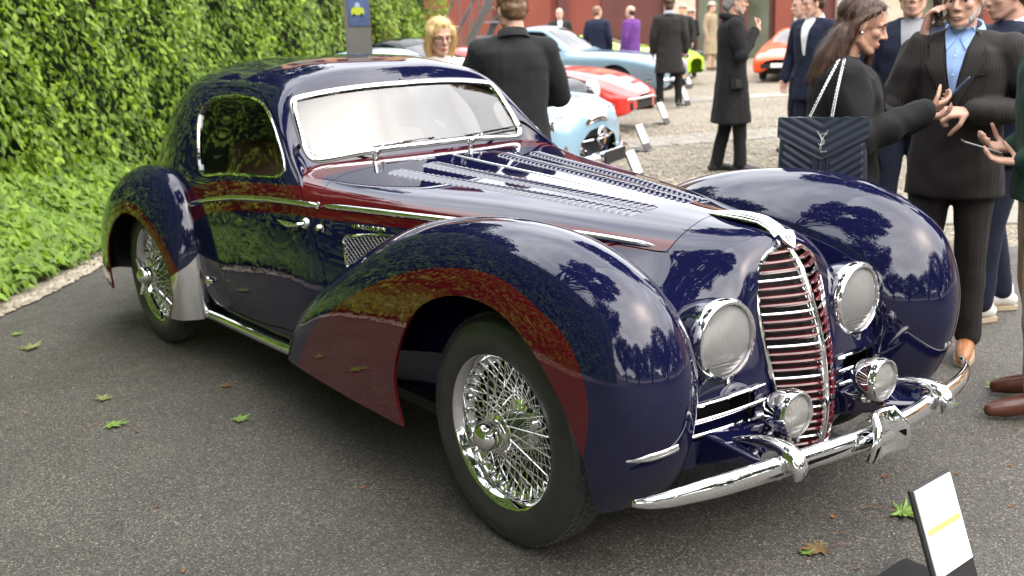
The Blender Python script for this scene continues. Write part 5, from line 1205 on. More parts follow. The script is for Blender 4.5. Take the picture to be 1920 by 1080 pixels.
def remesh(mb, name, voxel, smooth=6, wr=None, rest=None):
    me = bpy.data.meshes.new(name); me.from_pydata(mb.V, [], mb.F); me.update(); o = bpy.data.objects.new(name, me); COL.objects.link(o)
    md = o.modifiers.new('r', 'REMESH'); md.mode = 'VOXEL'; md.voxel_size = voxel; md.use_smooth_shade = True
    if smooth: ms = o.modifiers.new('s', 'SMOOTH'); ms.iterations = smooth; ms.factor = .5
    dg = bpy.context.evaluated_depsgraph_get(); dg.update(); out = bpy.data.meshes.new_from_object(o.evaluated_get(dg)); out.name = name
    bpy.data.objects.remove(o); bpy.data.meshes.remove(me)
    if wr:
        n = len(out.vertices); co = np.empty(n*3); out.vertices.foreach_get('co', co); co = co.reshape(-1, 3); no = np.empty(n*3); out.vertices.foreach_get('normal', no); no = no.reshape(-1, 3)
        amp, sc, sd = wr; d = np.empty(n)
        for i in range(n):
            c = co[i]; a = mnoise.noise((c[0]*sc+sd, c[1]*sc, c[2]*sc*.45)); b = mnoise.noise((c[0]*sc*1.7+c[2]*sc*1.1, c[1]*sc*1.7+sd, c[2]*sc*1.3)); d[i] = (1-abs(a)*2.2)*.6+b*.7
        co = co+no*(amp*d)[:, None]; out.vertices.foreach_set('co', co.ravel()); out.update()
    return out
def ball(mb, c, r): mb.sphere(c, r, 12, 8)
def limb(mb, P, r, flat=1.0):
    mb.tube(P, r, 12, flat=flat); rr = [r]*len(P) if np.isscalar(r) else r
    for p, q in zip(P, rr): ball(mb, p, q*.985)
def rings(mb, L, n=20, e=.85):
    """closed stack of superellipse rings (cx, cy, z, rx, ry)"""
    V = []; k = len(L)
    for cx, cy, z, rx, ry in L:
        for j in range(n):
            a = 2*math.pi*j/n; ca, sa = math.cos(a), math.sin(a); V.append((cx+rx*math.copysign(abs(ca)**e, ca), cy+ry*math.copysign(abs(sa)**e, sa), z))
    F = [(i*n+j, i*n+(j+1) % n, (i+1)*n+(j+1) % n, (i+1)*n+j) for i in range(k-1) for j in range(n)]+[tuple(range(n))[::-1], tuple((k-1)*n+j for j in range(n))]
    mb.add(V, F)
def hand(mb, wr, fd, pn, side, curl=.6, s=1.0, thumb=.5):
    """wr wrist, fd finger direction, pn palm normal (the way the fingers curl), side +1: thumb lies along fd x pn"""
    wr = Vector(wr); fd = Vector(fd).normalized(); pn = Vector(pn); pn = (pn-fd*pn.dot(fd)).normalized(); sd = fd.cross(pn)*side
    for a in (-.026, -.009, .009, .026): limb(mb, [wr+fd*.008*s+sd*a*.6*s, wr+fd*.085*s+sd*a*s], [.013*s, .0125*s], 1.0)
    for k, (a, L) in enumerate(((.030, .070), (.010, .078), (-.010, .073), (-.029, .058))):
        p = wr+fd*.088*s+sd*a*s; P = [p]; ang = 0
        for q, f in enumerate((.45, .32, .25)):
            ang += curl*(.55 if q == 0 else .75)*(1+.06*k); d = fd*math.cos(ang)+pn*math.sin(ang); p = p+d*L*f*s; P.append(p)
        limb(mb, P, [.0098*s, .0092*s, .0085*s, .0072*s])
    p = wr+fd*.025*s+sd*.026*s; d1 = (fd*.55+sd*.75+pn*.35*thumb*2).normalized(); p1 = p+d1*.042*s; d2 = (fd*.8+sd*.15+pn*.6*thumb*2).normalized(); p2 = p1+d2*.034*s; p3 = p2+d2*.024*s
    limb(mb, [p, p1, p2, p3], [.0135*s, .0110*s, .0100*s, .0082*s])
def head_parts(mb, T, fem=False):
    def bl(c, r):
        tmp = MB(); tmp.sphere(c, r, 16, 11); mb.add(tmp.V, tmp.F, T=T)
    def tb(P, r):
        tmp = MB(); limb(tmp, P, r); mb.add(tmp.V, tmp.F, T=T)
    j = .92 if fem else 1.0
    bl((-.014, 0, .036), (.100, .077, .088)); bl((.022, 0, -.030), (.066, .058*j, .086)); bl((.030, 0, .030), (.062, .064, .06))
    bl((.060, 0, -.098), (.024, .024*j, .020)); tb([(.054, -.018*j, -.096), (-.002, -.050*j, -.062), (-.012, -.056*j, -.02)], [.020, .020, .018]); tb([(.054, .018*j, -.096), (-.002, .050*j, -.062), (-.012, .056*j, -.02)], [.020, .020, .018])
    for e in (-1, 1):
        bl((.056, e*.036, -.020), (.026, .022, .022)); bl((-.008, e*.075, -.004), (.019, .009, .031)); bl((.0955, e*.0105, -.034), (.010, .008, .008))
    tb([(.084, 0, .022), (.098, 0, -.006), (.110, 0, -.028)], [.008, .0095, .0115])
    tb([(.066, -.048, .016), (.086, -.022, .024), (.089, 0, .020), (.086, .022, .024), (.066, .048, .016)], .0105)
    tb([(.078, -.020, -.064), (.089, -.008, -.060), (.089, .008, -.060), (.078, .020, -.064)], .0065); tb([(.077, -.018, -.072), (.086, 0, -.075), (.077, .018, -.072)], .0075)
    tb([(-.020, 0, -.05), (-.026, 0, -.10), (-.020, 0, -.135)], [.055*j, .053*j, .050*j])
def strands(ho, hs, HT, k, hm, root):
    me = ho.data; n = len(me.polygons); ce = np.empty(n*3); me.polygons.foreach_get('center', ce); ce = ce.reshape(-1, 3); no = np.empty(n*3); me.polygons.foreach_get('normal', no); no = no.reshape(-1, 3)
    rs = np.random.RandomState(len(me.vertices) % 997); cnt = 2600 if hs in ('long', 'bob') else 1700; idx = rs.randint(0, n, cnt); P = ce[idx]; Nn = no[idx]; hc = np.array(HT.translation)*k
    fwd = np.array(HT.to_3x3() @ Vector((1, 0, 0))); rel = P-hc
    d = np.tile([0, 0, -1.0], (cnt, 1)) if hs in ('long', 'bob') else (-fwd*.8+np.array([0, 0, -.25]))[None]+rel*np.array([4, 4, 0])*.4
    upn = np.clip(Nn[:, 2:3], 0, 1); d = d*(1-upn)+upn*(rel*np.array([6, 6, 0])-fwd[None]*.35); d = d+rs.normal(0, .09, (cnt, 3)); d = d-Nn*np.sum(d*Nn, 1, keepdims=True); d /= np.maximum(np.linalg.norm(d, axis=1, keepdims=True), 1e-6); sd = np.cross(d, Nn)
    L = (rs.uniform(.03, .065, cnt) if hs in ('long', 'bob') else rs.uniform(.018, .034, cnt))[:, None]; W = rs.uniform(.0005, .0012, cnt)[:, None]; V = []
    for t, o_, w_ in ((0, -.001, .6), (.35, .0028, 1), (.7, .0040, .9), (1, .0025+.004*rs.uniform(-.3, 1, cnt)[:, None], .25)):
        c = P+d*L*t+Nn*o_+sd*(L*.06*np.sin(t*5+idx[:, None])); V += [c-sd*W*w_, c+sd*W*w_]
    V = np.stack(V, 1).reshape(-1, 3); b = np.arange(cnt)*8; F = np.concatenate([np.stack([b+2*i, b+2*i+1, b+2*i+3, b+2*i+2], 1) for i in range(3)])
    o = link('hair_strands', mesh('hair_strands', V, F, True), M[hm], ho); o['kind'] = 'stuff'
NEAR, MID, FAR = .0052, .008, .0125
def person(loc, rz, H, label, top='black_jacket', bottom='black_trouser', shoes='black_shoe', hair=('short', 'hair_dark'), skin='skin', vox=FAR, fem=False, hem=.86, armL=None, armR=None, hyaw=0., hpitch=0., extras=(), legs=((0, .10), (.04, -.10)), bulk=1.0, flare=0.0, group=None, hand_d=None, lean=0.0, collar=None, wrk=None, sleeve_end=.97, shoesole=None):
    root = empty('person', loc, rz, label, 'person', group); k = H/1.75; j = .90 if fem else 1.0
    sh = .188*j; zs = 1.425
    hc = Vector((.035+lean, 0, 1.618)); HT = Matrix.Translation(hc) @ Matrix.Rotation(hyaw, 4, 'Z') @ Matrix.Rotation(hpitch, 4, 'Y')
    AR = armR or ((-.02, -.255*j, 1.13), (.05, -.265*j, .885)); AL = armL or ((-.02, .255*j, 1.13), (.05, .265*j, .885))
    hd = hand_d or {}
    SC_ = lambda mb: [tuple(c*k for c in v) for v in mb.V]
    def fin(mb, name, mt, voxel, sm, wr=None, parent=root):
        mb.V = SC_(mb); me = remesh(mb, name, voxel, sm, wr); return link(name, me, M[mt], parent)
    # body: one continuous skin surface
    mb = MB(); head_parts(mb, HT, fem)
    limb(mb, [(0, 0, .98), (0, 0, 1.12), (0.0, 0, 1.30), (-.002, 0, 1.40), (-.002, 0, 1.49)], [.09, .085, .085, .056, .050])
    for e, A in ((-1, AR), (1, AL)):
        limb(mb, [(0, e*.05, 1.40), (0, e*sh*.85, zs-.02), A[0], A[1]], [.05, .042, .036, .026])
        fd, pn, sd, cu, th = hd.get('R' if e < 0 else 'L', ((.25, -e*.05, -1), (.3, -e*1, .1), -e, .45, .5)); 
        hand(mb, A[1], fd, pn, sd, cu, 1.02*j, th)
    for (fx, fy) in legs:
        e = 1 if fy > 0 else -1; limb(mb, [(0, e*.075, .95), (fx*.5+.02, fy, .52), (fx-.03, fy, .09)], [.075, .05, .036])
    body = fin(mb, 'body', skin, vox, 3)
    # face details
    for e in (-1, 1):
        q = MB(); q.sphere((.0665, e*.0305, .001), (.0125, .0135, .0100), 12, 8, 0); q.sphere((.0775, e*.0305, .000), (.003, .0058, .0058), 10, 6, 1)
        q.V = [tuple((HT @ Vector(v))*k) for v in q.V]; q.build('eye', [M['eyewhite'], M['iris']], root, angle=None)
        q = MB(); q.tube([(.078, e*.050, .020), (.090, e*.034, .0285), (.0925, e*.014, .0235)], [.003, .0048, .0035], 6); q.V = [tuple((HT @ Vector(v))*k) for v in q.V]; q.build('eyebrow', M[hair[1]], root, angle=None)
        if vox <= MID:
            q = MB(); q.tube([(.078, e*.046, .004), (.0885, e*.038, .0105), (.0900, e*.026, .0105), (.0860, e*.016, .003)], [.0018, .0022, .0022, .0015], 5); q.V = [tuple((HT @ Vector(v))*k) for v in q.V]; q.build('eyelid', M[skin], root, angle=None)
    q = MB(); q.tube([(.080, -.021, -.067), (.0925, -.009, -.0625), (.0935, 0, -.064), (.0925, .009, -.0625), (.080, .021, -.067)], [.002, .0045, .004, .0045, .002], 6); q.tube([(.080, -.019, -.0695), (.0915, 0, -.0745), (.080, .019, -.0695)], [.002, .0058, .002], 6); q.V = [tuple((HT @ Vector(v))*k) for v in q.V]; q.build('lips', M['lip' if fem else skin], root, angle=None)
    # hair
    hs, hm = hair; mb = MB()
    def hb(c, r):
        tmp = MB(); tmp.sphere(c, r, 14, 10); mb.add(tmp.V, tmp.F, T=HT)
    def ht(P, r):
        tmp = MB(); limb(tmp, P, r); mb.add(tmp.V, tmp.F, T=HT)
    if hs in ('short', 'bald', 'grey', 'wavy'):
        if hs != 'bald': hb((-.026, 0, .050), (.096, .081, .080)); hb((.012, 0, .088), (.066, .064, .034))
        hb((-.050, 0, .004), (.066, .080, .062)); hb((-.060, 0, -.030), (.046, .062, .040))
        for e in (-1, 1): ht([(.010, e*.068, .030), (-.004, e*.073, .012)], [.014, .010])
        if hs in ('grey', 'wavy'):
            for a in range(16): q_ = a*2.4; hb((-.030+.075*math.cos(q_)*(.4+.6*(a % 3)/2), .072*math.sin(q_), .055+.03*math.cos(a*1.7)+.02), (.030, .028, .028))
            hb((-.075, 0, -.03), (.05, .07, .06))
    elif hs == 'bob':
        hb((-.022, 0, .048), (.101, .084, .086)); hb((.026, 0, .092), (.056, .060, .030))
        for e in (-1, 1): ht([(.030, e*.070, .055), (.008, e*.088, .0), (-.016, e*.086, -.065), (-.020, e*.074, -.115)], [.026, .026, .030, .022])
        ht([(-.085, 0, .02), (-.088, 0, -.06), (-.078, 0, -.13)], [.060, .066, .045])
    elif hs == 'long':
        hb((-.026, 0, .046), (.098, .081, .084)); hb((.014, 0, .088), (.064, .062, .032)); hb((-.066, 0, -.03), (.052, .070, .085))
        for e, f in ((-1, 0), (1, 1)):
            ht([(.040, e*.058, .070), (.008, e*.076, .050), (-.038, e*.080, .0), (-.055, e*.076, -.09), (-.060, e*.078, -.18)], [.014, .014, .020, .028, .032])
            if f: ht([(-.020, e*.080, -.09), (.010, e*.088, -.16), (.045, e*.092, -.24), (.075, e*.085, -.33)], [.026, .026, .022, .010])
            if f: ht([(.058, .046, .055), (.066, .062, -.02), (.080, .070, -.12), (.088, .066, -.22), (.090, .058, -.30)], [.012, .016, .020, .018, .008])
        for yy in (-.06, -.02, .02, .06): ht([(-.075, yy, -.05), (-.105, yy*1.2, -.15), (-.115, yy*1.3, -.26), (-.105, yy*1.2, -.34)], [.040, .042, .036, .014])
    if len(mb.V):
        mb.V = SC_(mb); ho_ = link('hair', remesh(mb, 'hair', max(.006, vox*.95), 2, (.0014, 45, 3)), M[hm], root)
        if vox <= MID: strands(ho_, hs, HT, k, hm, root)
    # upper clothing
    mb = MB(); hz = hem; L = [(.0, 0, hz, .128*bulk+flare, .190*j*bulk+flare), (.0, 0, (hz+1.0)/2, .124*bulk+flare*.5, .180*j*bulk+flare*.5), (0, 0, 1.06, .118*bulk, .166*j*bulk), (.004, 0, 1.20, .124*bulk, .172*j*bulk), (.006, 0, 1.32, .126*bulk, .182*j*bulk), (0, 0, 1.40, .108*bulk, .176*j*bulk), (-.008, 0, 1.455, .082, .120*j), (-.012, 0, 1.490, .068, .075)]
    rings(mb, sorted(L, key=lambda a: a[2]))
    for e, A in ((-1, AR), (1, AL)):
        e0 = Vector((0, e*sh, zs-.03)); el = Vector(A[0]); wr_ = Vector(A[1]); we = el+(wr_-el)*sleeve_end
        limb(mb, [(0, e*sh*.55, zs-.015), tuple(e0), tuple((e0+el)/2), tuple(el), tuple((el+we)/2), tuple(we)], [.066*bulk, .072*bulk, .064*bulk, .058*bulk, .052*bulk, .046*bulk])
    if fem: ball(mb, (.075, .07, 1.255), .062); ball(mb, (.075, -.07, 1.255), .062)
    coat = fin(mb, 'coat' if hem < .7 else 'jacket', top, max(.0085, vox*1.15), 7, wrk or (.008, 8, H*7))
    # lower clothing
    mb = MB(); rings(mb, [(0, 0, .84, .095, .150*j), (0, 0, .95, .112, .165*j), (0, 0, 1.04, .105, .150*j)])
    for (fx, fy) in legs:
        e = 1 if fy > 0 else -1; limb(mb, [(.0, e*.080*j, .90), (fx*.25+.012, e*.085*j+(fy-e*.085)*.4, .72), (fx*.5+.022, fy, .50), (fx*.8, fy, .28), (fx-.015, fy, .105)], [.094*j, .086*j, .070, .062, .062])
    fin(mb, 'trousers', bottom, max(.009, vox*1.2), 6, (.006, 8, H*3))
    for (fx, fy) in legs:
        e = 1 if fy > 0 else -1; mb = MB(); c = MB()
        limb(c, [(-.075, 0, .050), (-.03, 0, .065), (.05, 0, .055), (.12, 0, .042), (.165, 0, .036)], [.036, .046, .042, .038, .028]); limb(c, [(-.05, 0, .06), (-.04, 0, .12)], .042)
        T = Matrix.Translation((fx, fy, 0)) @ Matrix.Rotation(R(8)*e, 4, 'Z'); mb.add([(v[0], v[1]*.95, max(v[2], .010)) for v in c.V], c.F, T=T); shoe = fin(mb, 'shoe', shoes, max(.006, vox*.8), 2)
        if shoesole:
            q = MB(); pts = [(-.11, .0), (-.10, .032), (-.03, .040), (.06, .046), (.14, .036), (.185, .0), (.14, -.036), (.06, -.046), (-.03, -.040), (-.10, -.032)]; n = len(pts)
            q.add([(x, y, .0) for x, y in pts]+[(x, y, .022) for x, y in pts], [tuple(range(n)), tuple(range(2*n-1, n-1, -1))]+[(i, (i+1) % n, n+(i+1) % n, n+i) for i in range(n)], T=T); q.V = SC_(q); q.build('sole', M[shoesole], shoe, angle=R(50))
    root['k'] = k
    # garment details laid on the coat: ray-cast patches
    if extras:
        bm = bmesh.new(); bm.from_mesh(coat.data); bv = BVHTree.FromBMesh(bm); bm.free()
        for (nm_, mt, poly, off, thick, mir) in extras:
            for e in ((1, -1) if mir else (1,)):
                P = np.array(poly, float)*np.array([e, 1]); x0, x1, z0, z1 = P[:, 0].min(), P[:, 0].max(), P[:, 1].min(), P[:, 1].max(); nu = max(8, int((x1-x0)/.008)); nv = max(8, int((z1-z0)/.010)); G = np.zeros((nu, nv, 3)); bad = False
                for a in range(nu):
                    for b in range(nv):
                        y = x0+(x1-x0)*a/(nu-1); z = z0+(z1-z0)*b/(nv-1); h = bv.ray_cast(Vector((1.2, y*k, z*k)), Vector((-1, 0, 0))); G[a, b] = (h[0].x if h[0] else .07*k, y*k, z*k)
                med = np.median(G[:, :, 0]); G[:, :, 0] = np.clip(G[:, :, 0], med-.09, med+.05)
                for _ in range(4): G[1:-1, 1:-1, 0] = .25*(G[:-2, 1:-1, 0]+G[2:, 1:-1, 0]+G[1:-1, :-2, 0]+G[1:-1, 2:, 0])
                s = Surf.grid(G); flipcheck(s, (-2, 0, 1.2)); s = s.clip(sdpoly(s.V[:, 1:3], P*k)); s.V = s.V+np.array([off, 0, 0]); s = Surf(s.V, s.N, s.F); s.rim(thick).build(nm_, M[mt], root)
    if collar:
        cm, z0, r0 = collar; q = MB(); pts = [Vector((-.012+.080*math.cos(a)*r0, .082*math.sin(a)*r0, z0-.030*math.cos(a))) for a in np.linspace(-2.65+math.pi*0, 2.65, 26)]
        pts = [Vector((-.012-.074*math.cos(a)*r0, .080*math.sin(a)*r0, z0+.028*math.cos(a))) for a in np.linspace(-2.5, 2.5, 26)]
        V = []; F = []
        for a in pts:
            d = Vector((a.x+.012, a.y, 0)).normalized(); V += [a*1.0+d*.000+Vector((0, 0, -.030)), a+d*-.012+Vector((0, 0, .026)), a+d*-.003+Vector((0, 0, .030)), a+d*.014+Vector((0, 0, -.014))]
        for i in range(25):
            for b in range(3): F.append((i*4+b, i*4+b+1, (i+1)*4+b+1, (i+1)*4+b))
        q.add([tuple(v*k) for v in V], F); q.build('collar', M[cm], root, angle=None)
    return root, HT, k

def attach(root, mb, name, mt, k, T=None, parent=None, angle=R(40)):
    mb.V = [tuple(((T @ Vector(v)) if T is not None else Vector(v))*k) for v in mb.V]; return mb.build(name, M[mt] if isinstance(mt, str) else mt, parent or root, angle=angle)
def glasses(root, HT, k, col='leatherdark'):
    q = MB()
    for e in (-1, 1):
        q.tube([(.098+.004*math.cos(a), e*.032+.022*math.cos(a), .0+.016*math.sin(a)) for a in np.linspace(0, 2*math.pi, 18)], .0016, 5, cap=False); q.tube([(.097, e*.053, .006), (.04, e*.078, .010), (-.01, e*.080, .006)], .0018, 5)
    q.tube([(.100, -.010, .004), (.100, .010, .004)], .0016, 5); attach(root, q, 'glasses', col, k, HT)
def phone(loc, rz, tilt, label, mt='phone', roll=0.0):
    o = empty('mobile_phone', loc, rz, label, 'phone'); T = Matrix.Rotation(roll, 4, 'X') @ Matrix.Rotation(tilt, 4, 'Y')
    c = MB().box((0, 0, 0), (.074, .009, .150), T=Matrix.Rotation(R(90), 4, 'Z')); c.V = [tuple(T @ Vector(v)) for v in c.V]; q = c.build('case', M[mt], o, smooth=False); md = q.modifiers.new('bevel', 'BEVEL'); md.width = .004; md.segments = 2
    c = MB().box((.0052, 0, 0), (.001, .066, .138)); c.V = [tuple(T @ Vector(v)) for v in c.V]; c.build('screen', M['phoneblack'], o, smooth=False)
    return o
def local(root_loc, rz, p): c, s = math.cos(rz), math.sin(rz); return (root_loc[0]+p[0]*c-p[1]*s, root_loc[1]+p[0]*s+p[1]*c, root_loc[2]+p[2])
# --- woman with the handbag
WL, WZ = (-.225, 1.215, 0), R(38)
wo, HT, k = person(WL, WZ, 1.625, 'woman with long brown hair in a black wool coat looking down at her phone', 'black_wool', 'black_trouser', 'black_shoe', ('long', 'hair_brown'), 'skin2', NEAR, True, .62,
 armR=((.055, -.255, 1.150), (.335, -.115, 1.262)), armL=((.06, .235, 1.145), (.345, .060, 1.215)), hyaw=R(4), hpitch=R(16), bulk=1.26, flare=.035, lean=.03,
 hand_d={'R': ((.85, .45, .25), (-.1, .6, .75), 1, .75, .8), 'L': ((.85, -.45, .12), (0, -.2, .95), 1, .7, .6)}, wrk=(.011, 9, 3), sleeve_end=.92, extras=[('lapel', 'black_wool', [(.015, 1.44), (.085, 1.40), (.075, 1.22), (.03, 1.00), (.005, .98)], .010, .008, False)])
attach(wo, MB().sphere((-.004, -.088, -.034), (.007, .006, .008)), 'earring', 'silver', k, HT); attach(wo, MB().sphere((-.004, .088, -.034), (.007, .006, .008)), 'earring', 'silver', k, HT)
phone(local(WL, WZ, (.425, -.005, 1.235)), WZ+R(168), R(-42), 'blue cased mobile phone held by the woman with long brown hair')
# handbag on her near hip
BL = local(WL, WZ, (-.085, -.262, .905)); BG = empty('handbag', BL, WZ-R(96), 'dark navy quilted leather handbag with silver chain hanging from the woman', 'handbag')
V = []; F = []; nu, nv = 72, 44; bw, bh, bt = .345, .255, .075
def bagdepth(u, v):
    # v-shaped quilting channels
    q = abs(u-.5)*bw; z = v*bh; ph = (z-q*.62) if q > .035 else (q*2.6)
    ch = abs(((ph+1)/.031) % 1-.5)*2; return .5*bt*(min(1, (1-abs(2*u-1))*9)**.5)*(.80+.2*math.sin(math.pi*v))+.0065*ch**.6
for side in (1, -1):
    b0 = len(V)
    for i in range(nu+1):
        for j_ in range(nv+1):
            u, v = i/nu, j_/nv; wv_ = 1-.06*v; V.append((side*bagdepth(u, v) if 0 < i < nu else 0, (u-.5)*bw*wv_, v*bh))
    for i in range(nu):
        for j_ in range(nv): q = b0+i*(nv+1)+j_; F.append((q, q+nv+1, q+nv+2, q+1))
m_ = MB().add(V, F)
for v in (0, nv):
    for i in range(nu): a = i*(nv+1)+v; b = (nu+1)*(nv+1)+a; m_.add([V[a], V[a+nv+1], V[b+nv+1], V[b]], [(0, 1, 2, 3)])
m_.build('bag_body', M['quilt'], BG, angle=R(60))
fp = [(-.168, .262), (-.170, .185), (-.06, .128), (0, .098), (.06, .128), (.170, .185), (.168, .262)]
g = np.zeros((60, 40, 3))
for i in range(60):
    for j_ in range(40):
        y = -.171+.342*i/59; z = .095+.170*j_/39; q = abs(y); ph = abs((((z-q*.55)+1)/.033) % 1-.5)*2; g[i, j_] = (.5*bt*.98+.010+.0045*ph**.6, y, z)
s = Surf.grid(g); flipcheck(s, (-2, 0, .1)); s = s.clip(sdpoly(s.V[:, 1:3], fp)); s = Surf(s.V, s.N, s.F).rim(.010); s.build('flap', M['quilt'], BG)
# silver monogram on the flap: interlaced Y, S and L
mg = MB(); X = .5*bt+.0165
mg.tube([(X, -.020, .212), (X, -.004, .186), (X+.001, .002, .160)], [.0024, .003, .0024], 6); mg.tube([(X, .022, .214), (X, .006, .188), (X, -.006, .158), (X, -.008, .136)], [.0016, .0026, .0026, .002], 6)
mg.tube([(X+.001, .018, .196), (X+.001, .008, .202), (X+.001, -.004, .196), (X+.001, -.002, .184), (X+.001, .008, .174), (X+.001, .008, .162), (X+.001, -.004, .156), (X+.001, -.014, .162)], [.002, .0026, .003, .003, .003, .003, .0026, .0018], 6)
mg.tube([(X, .002, .172), (X, -.002, .148), (X, -.004, .130), (X, .014, .130), (X, .018, .134)], [.002, .0026, .0026, .0024, .0016], 6); mg.build('monogram', M['silver'], BG)
cs = Vector(local(WL, WZ, (-.02, -.165, 1.372))); inv = BG.matrix_basis.inverted()
import mathutils
bgm = Matrix.Translation(BL) @ Matrix.Rotation(WZ-R(96), 4, 'Z'); top_ = bgm.inverted() @ cs
lk = MB().lathe([(.0052, -.0018), (.0070, 0), (.0052, .0018), (.0036, 0), (.0052, -.0018)], 10).me('chain_link', True, None)
for e in (-.055, .030):
    A0 = Vector((.0, e, .252)); n = 34
    for i in range(n):
        t_ = i/(n-1); p = A0.lerp(top_+Vector((0, e*.25, 0)), t_)+Vector((.020+.045*math.sin(t_*math.pi), 0, 0)); d = (top_-A0).normalized()
        o = link('chain_link', lk, M['silver'], BG); o.location = p; o.rotation_mode = 'QUATERNION'; o.rotation_quaternion = d.to_track_quat('X', 'Z') @ Quaternion((1, 0, 0), R(90*(i % 2))); o.scale = (1.6, 1, 1)
# --- man on the phone
ML, MZ = (-.10, 1.88, 0), R(-72)
SH = [('shirt_collar', 'blue_shirt', [(.006, 1.452), (.050, 1.505), (.064, 1.480), (.040, 1.405)], .013, .006, True), ('shirt_button', 'white_shirt', [(-.004, 1.385), (.004, 1.385), (.004, 1.377), (-.004, 1.377)], .007, .003, False), ('shirt_button', 'white_shirt', [(-.004, 1.305), (.004, 1.305), (.004, 1.297), (-.004, 1.297)], .007, .003, False), ('shirt', 'blue_shirt', [(0, 1.50), (.052, 1.485), (.036, 1.38), (.008, 1.22), (0, 1.21)], .004, .004, True), ('lapel', 'pinstripe', [(.060, 1.490), (.115, 1.43), (.105, 1.375), (.122, 1.355), (.020, 1.165), (.006, 1.18), (.048, 1.36)], .011, .008, True), ('breast_pocket', 'pinstripe', [(.055, 1.290), (.135, 1.300), (.135, 1.318), (.055, 1.308)], .006, .006, False), ('button', 'black_shoe', [(.0, 1.150), (.010, 1.150), (.010, 1.138), (0, 1.138)], .008, .008, False), ('button', 'black_shoe', [(.0, 1.065), (.010, 1.065), (.010, 1.053), (0, 1.053)], .008, .008, False)]
mo, HT, k = person(ML, MZ, 1.722, 'grey bearded man in a dark pinstripe suit and blue shirt talking on a phone', 'pinstripe', 'pinstripe', 'tan_shoe', ('grey', 'hair_grey'), 'skin', NEAR, False, .76,
 armR=((.075, -.275, 1.165), (.085, -.150, 1.470)), armL=((-.03, .305, 1.140), (.215, .085, 1.150)), hyaw=R(-4), hpitch=R(6), bulk=1.13, lean=.01,
 hand_d={'R': ((.15, .28, .95), (.1, .9, -.2), 1, .75, .6), 'L': ((.55, -.85, .0), (-.5, -.2, -.85), 1, 1.5, .9)}, wrk=(.009, 7, 5), sleeve_end=.90, extras=SH, collar=('blue_shirt', 1.478, 1.0), shoesole='sole')
q = MB(); limb(q, [(.060, 0, -.112), (.035, -.042, -.082), (.0, -.060, -.035)], [.0205, .0185, .009]); limb(q, [(.060, 0, -.112), (.035, .042, -.082), (.0, .060, -.035)], [.0205, .0185, .009])
q.V = [tuple((HT @ Vector(v))*k) for v in q.V]; link('beard', remesh(q, 'beard', .006, 2, (.002, 80, 1)), M['hair_grey'], mo)
phone(local(ML, MZ, (.060, -.098, 1.551)), MZ+R(80), R(-8), 'dark mobile phone held to the ear of the man in pinstripe', 'phoneblack')
# --- man in navy at the edge, person with beige trousers
person((-.28, 2.62, 0), R(-122), 1.74, 'man in a navy blazer and navy trousers beyond the man in pinstripe', 'navy_cloth', 'navy_trouser', 'white_shoe', ('short', 'hair_brown'), 'skin', MID, False, .80, hpitch=R(8), bulk=1.12, legs=((.12, .10), (-.10, -.10)), collar=('white_shirt', 1.478, 1.0), shoesole='sole', armL=((.02, .29, 1.14), (.20, .10, 1.14)))
HL, HZ = (.512, 1.498, 0), R(-140)
ho, HT, k = person(HL, HZ, 1.76, 'person in a dark green jacket and beige trousers with brown loafers holding a phone', 'green_jacket', 'khaki', 'brown_shoe', ('short', 'hair_dark'), 'skin', MID, False, .84, legs=((.02, .12), (-.06, -.12)), armR=((-.05, -.27, 1.08), (.125, -.10, 1.015)), armL=((-.05, .27, 1.08), (.115, .07, .985)), hpitch=R(20), hand_d={'R': ((.9, .3, .15), (0, .3, .8), 1, .6, .8), 'L': ((.9, -.3, .05), (0, 0, 1), 1, .55, .7)}, bulk=1.08)
phone(local(HL, HZ, (.255, -.02, 1.04)), HZ, R(72), 'black phone in the hands of the person in beige trousers', 'phoneblack')
# --- man seen from behind
bo, HT, k = person((-2.42, 1.22, 0), R(150), 1.745, 'man with short ginger hair in a black jacket seen from behind', 'black_jacket', 'black_trouser', 'black_shoe', ('short', 'hair_ginger'), 'skin', NEAR, False, .80, armR=((.10, -.285, 1.13), (.27, -.12, 1.12)), armL=((.10, .285, 1.13), (.27, .10, 1.14)), hyaw=R(18), hpitch=R(14), bulk=1.13, collar=('black_jacket', 1.480, 1.08), wrk=(.010, 6, 9))
glasses(bo, HT, k)
# yoke seam across the back
# --- blonde woman
bl, HT, k = person((-3.25, 1.28, 0), R(-4), 1.60, 'smiling blonde woman with glasses in a cream jacket behind the coupe', 'cream_knit', 'khaki', 'white_shoe', ('bob', 'hair_blond'), 'skin', NEAR, True, .82, hyaw=R(-14), hpitch=R(8), bulk=1.1, extras=[('blouse', 'white_shirt', [(0, 1.47), (.05, 1.465), (.03, 1.30), (0, 1.28)], .005, .004, True)])
glasses(bl, HT, k)
q = MB()
for a in np.linspace(-1.3, 1.3, 15): q.sphere((.072*math.cos(a)+.02, .075*math.sin(a), 1.450-.030*math.cos(a)), .008, 8, 6)
attach(bl, q, 'bead_necklace', 'silver', k)
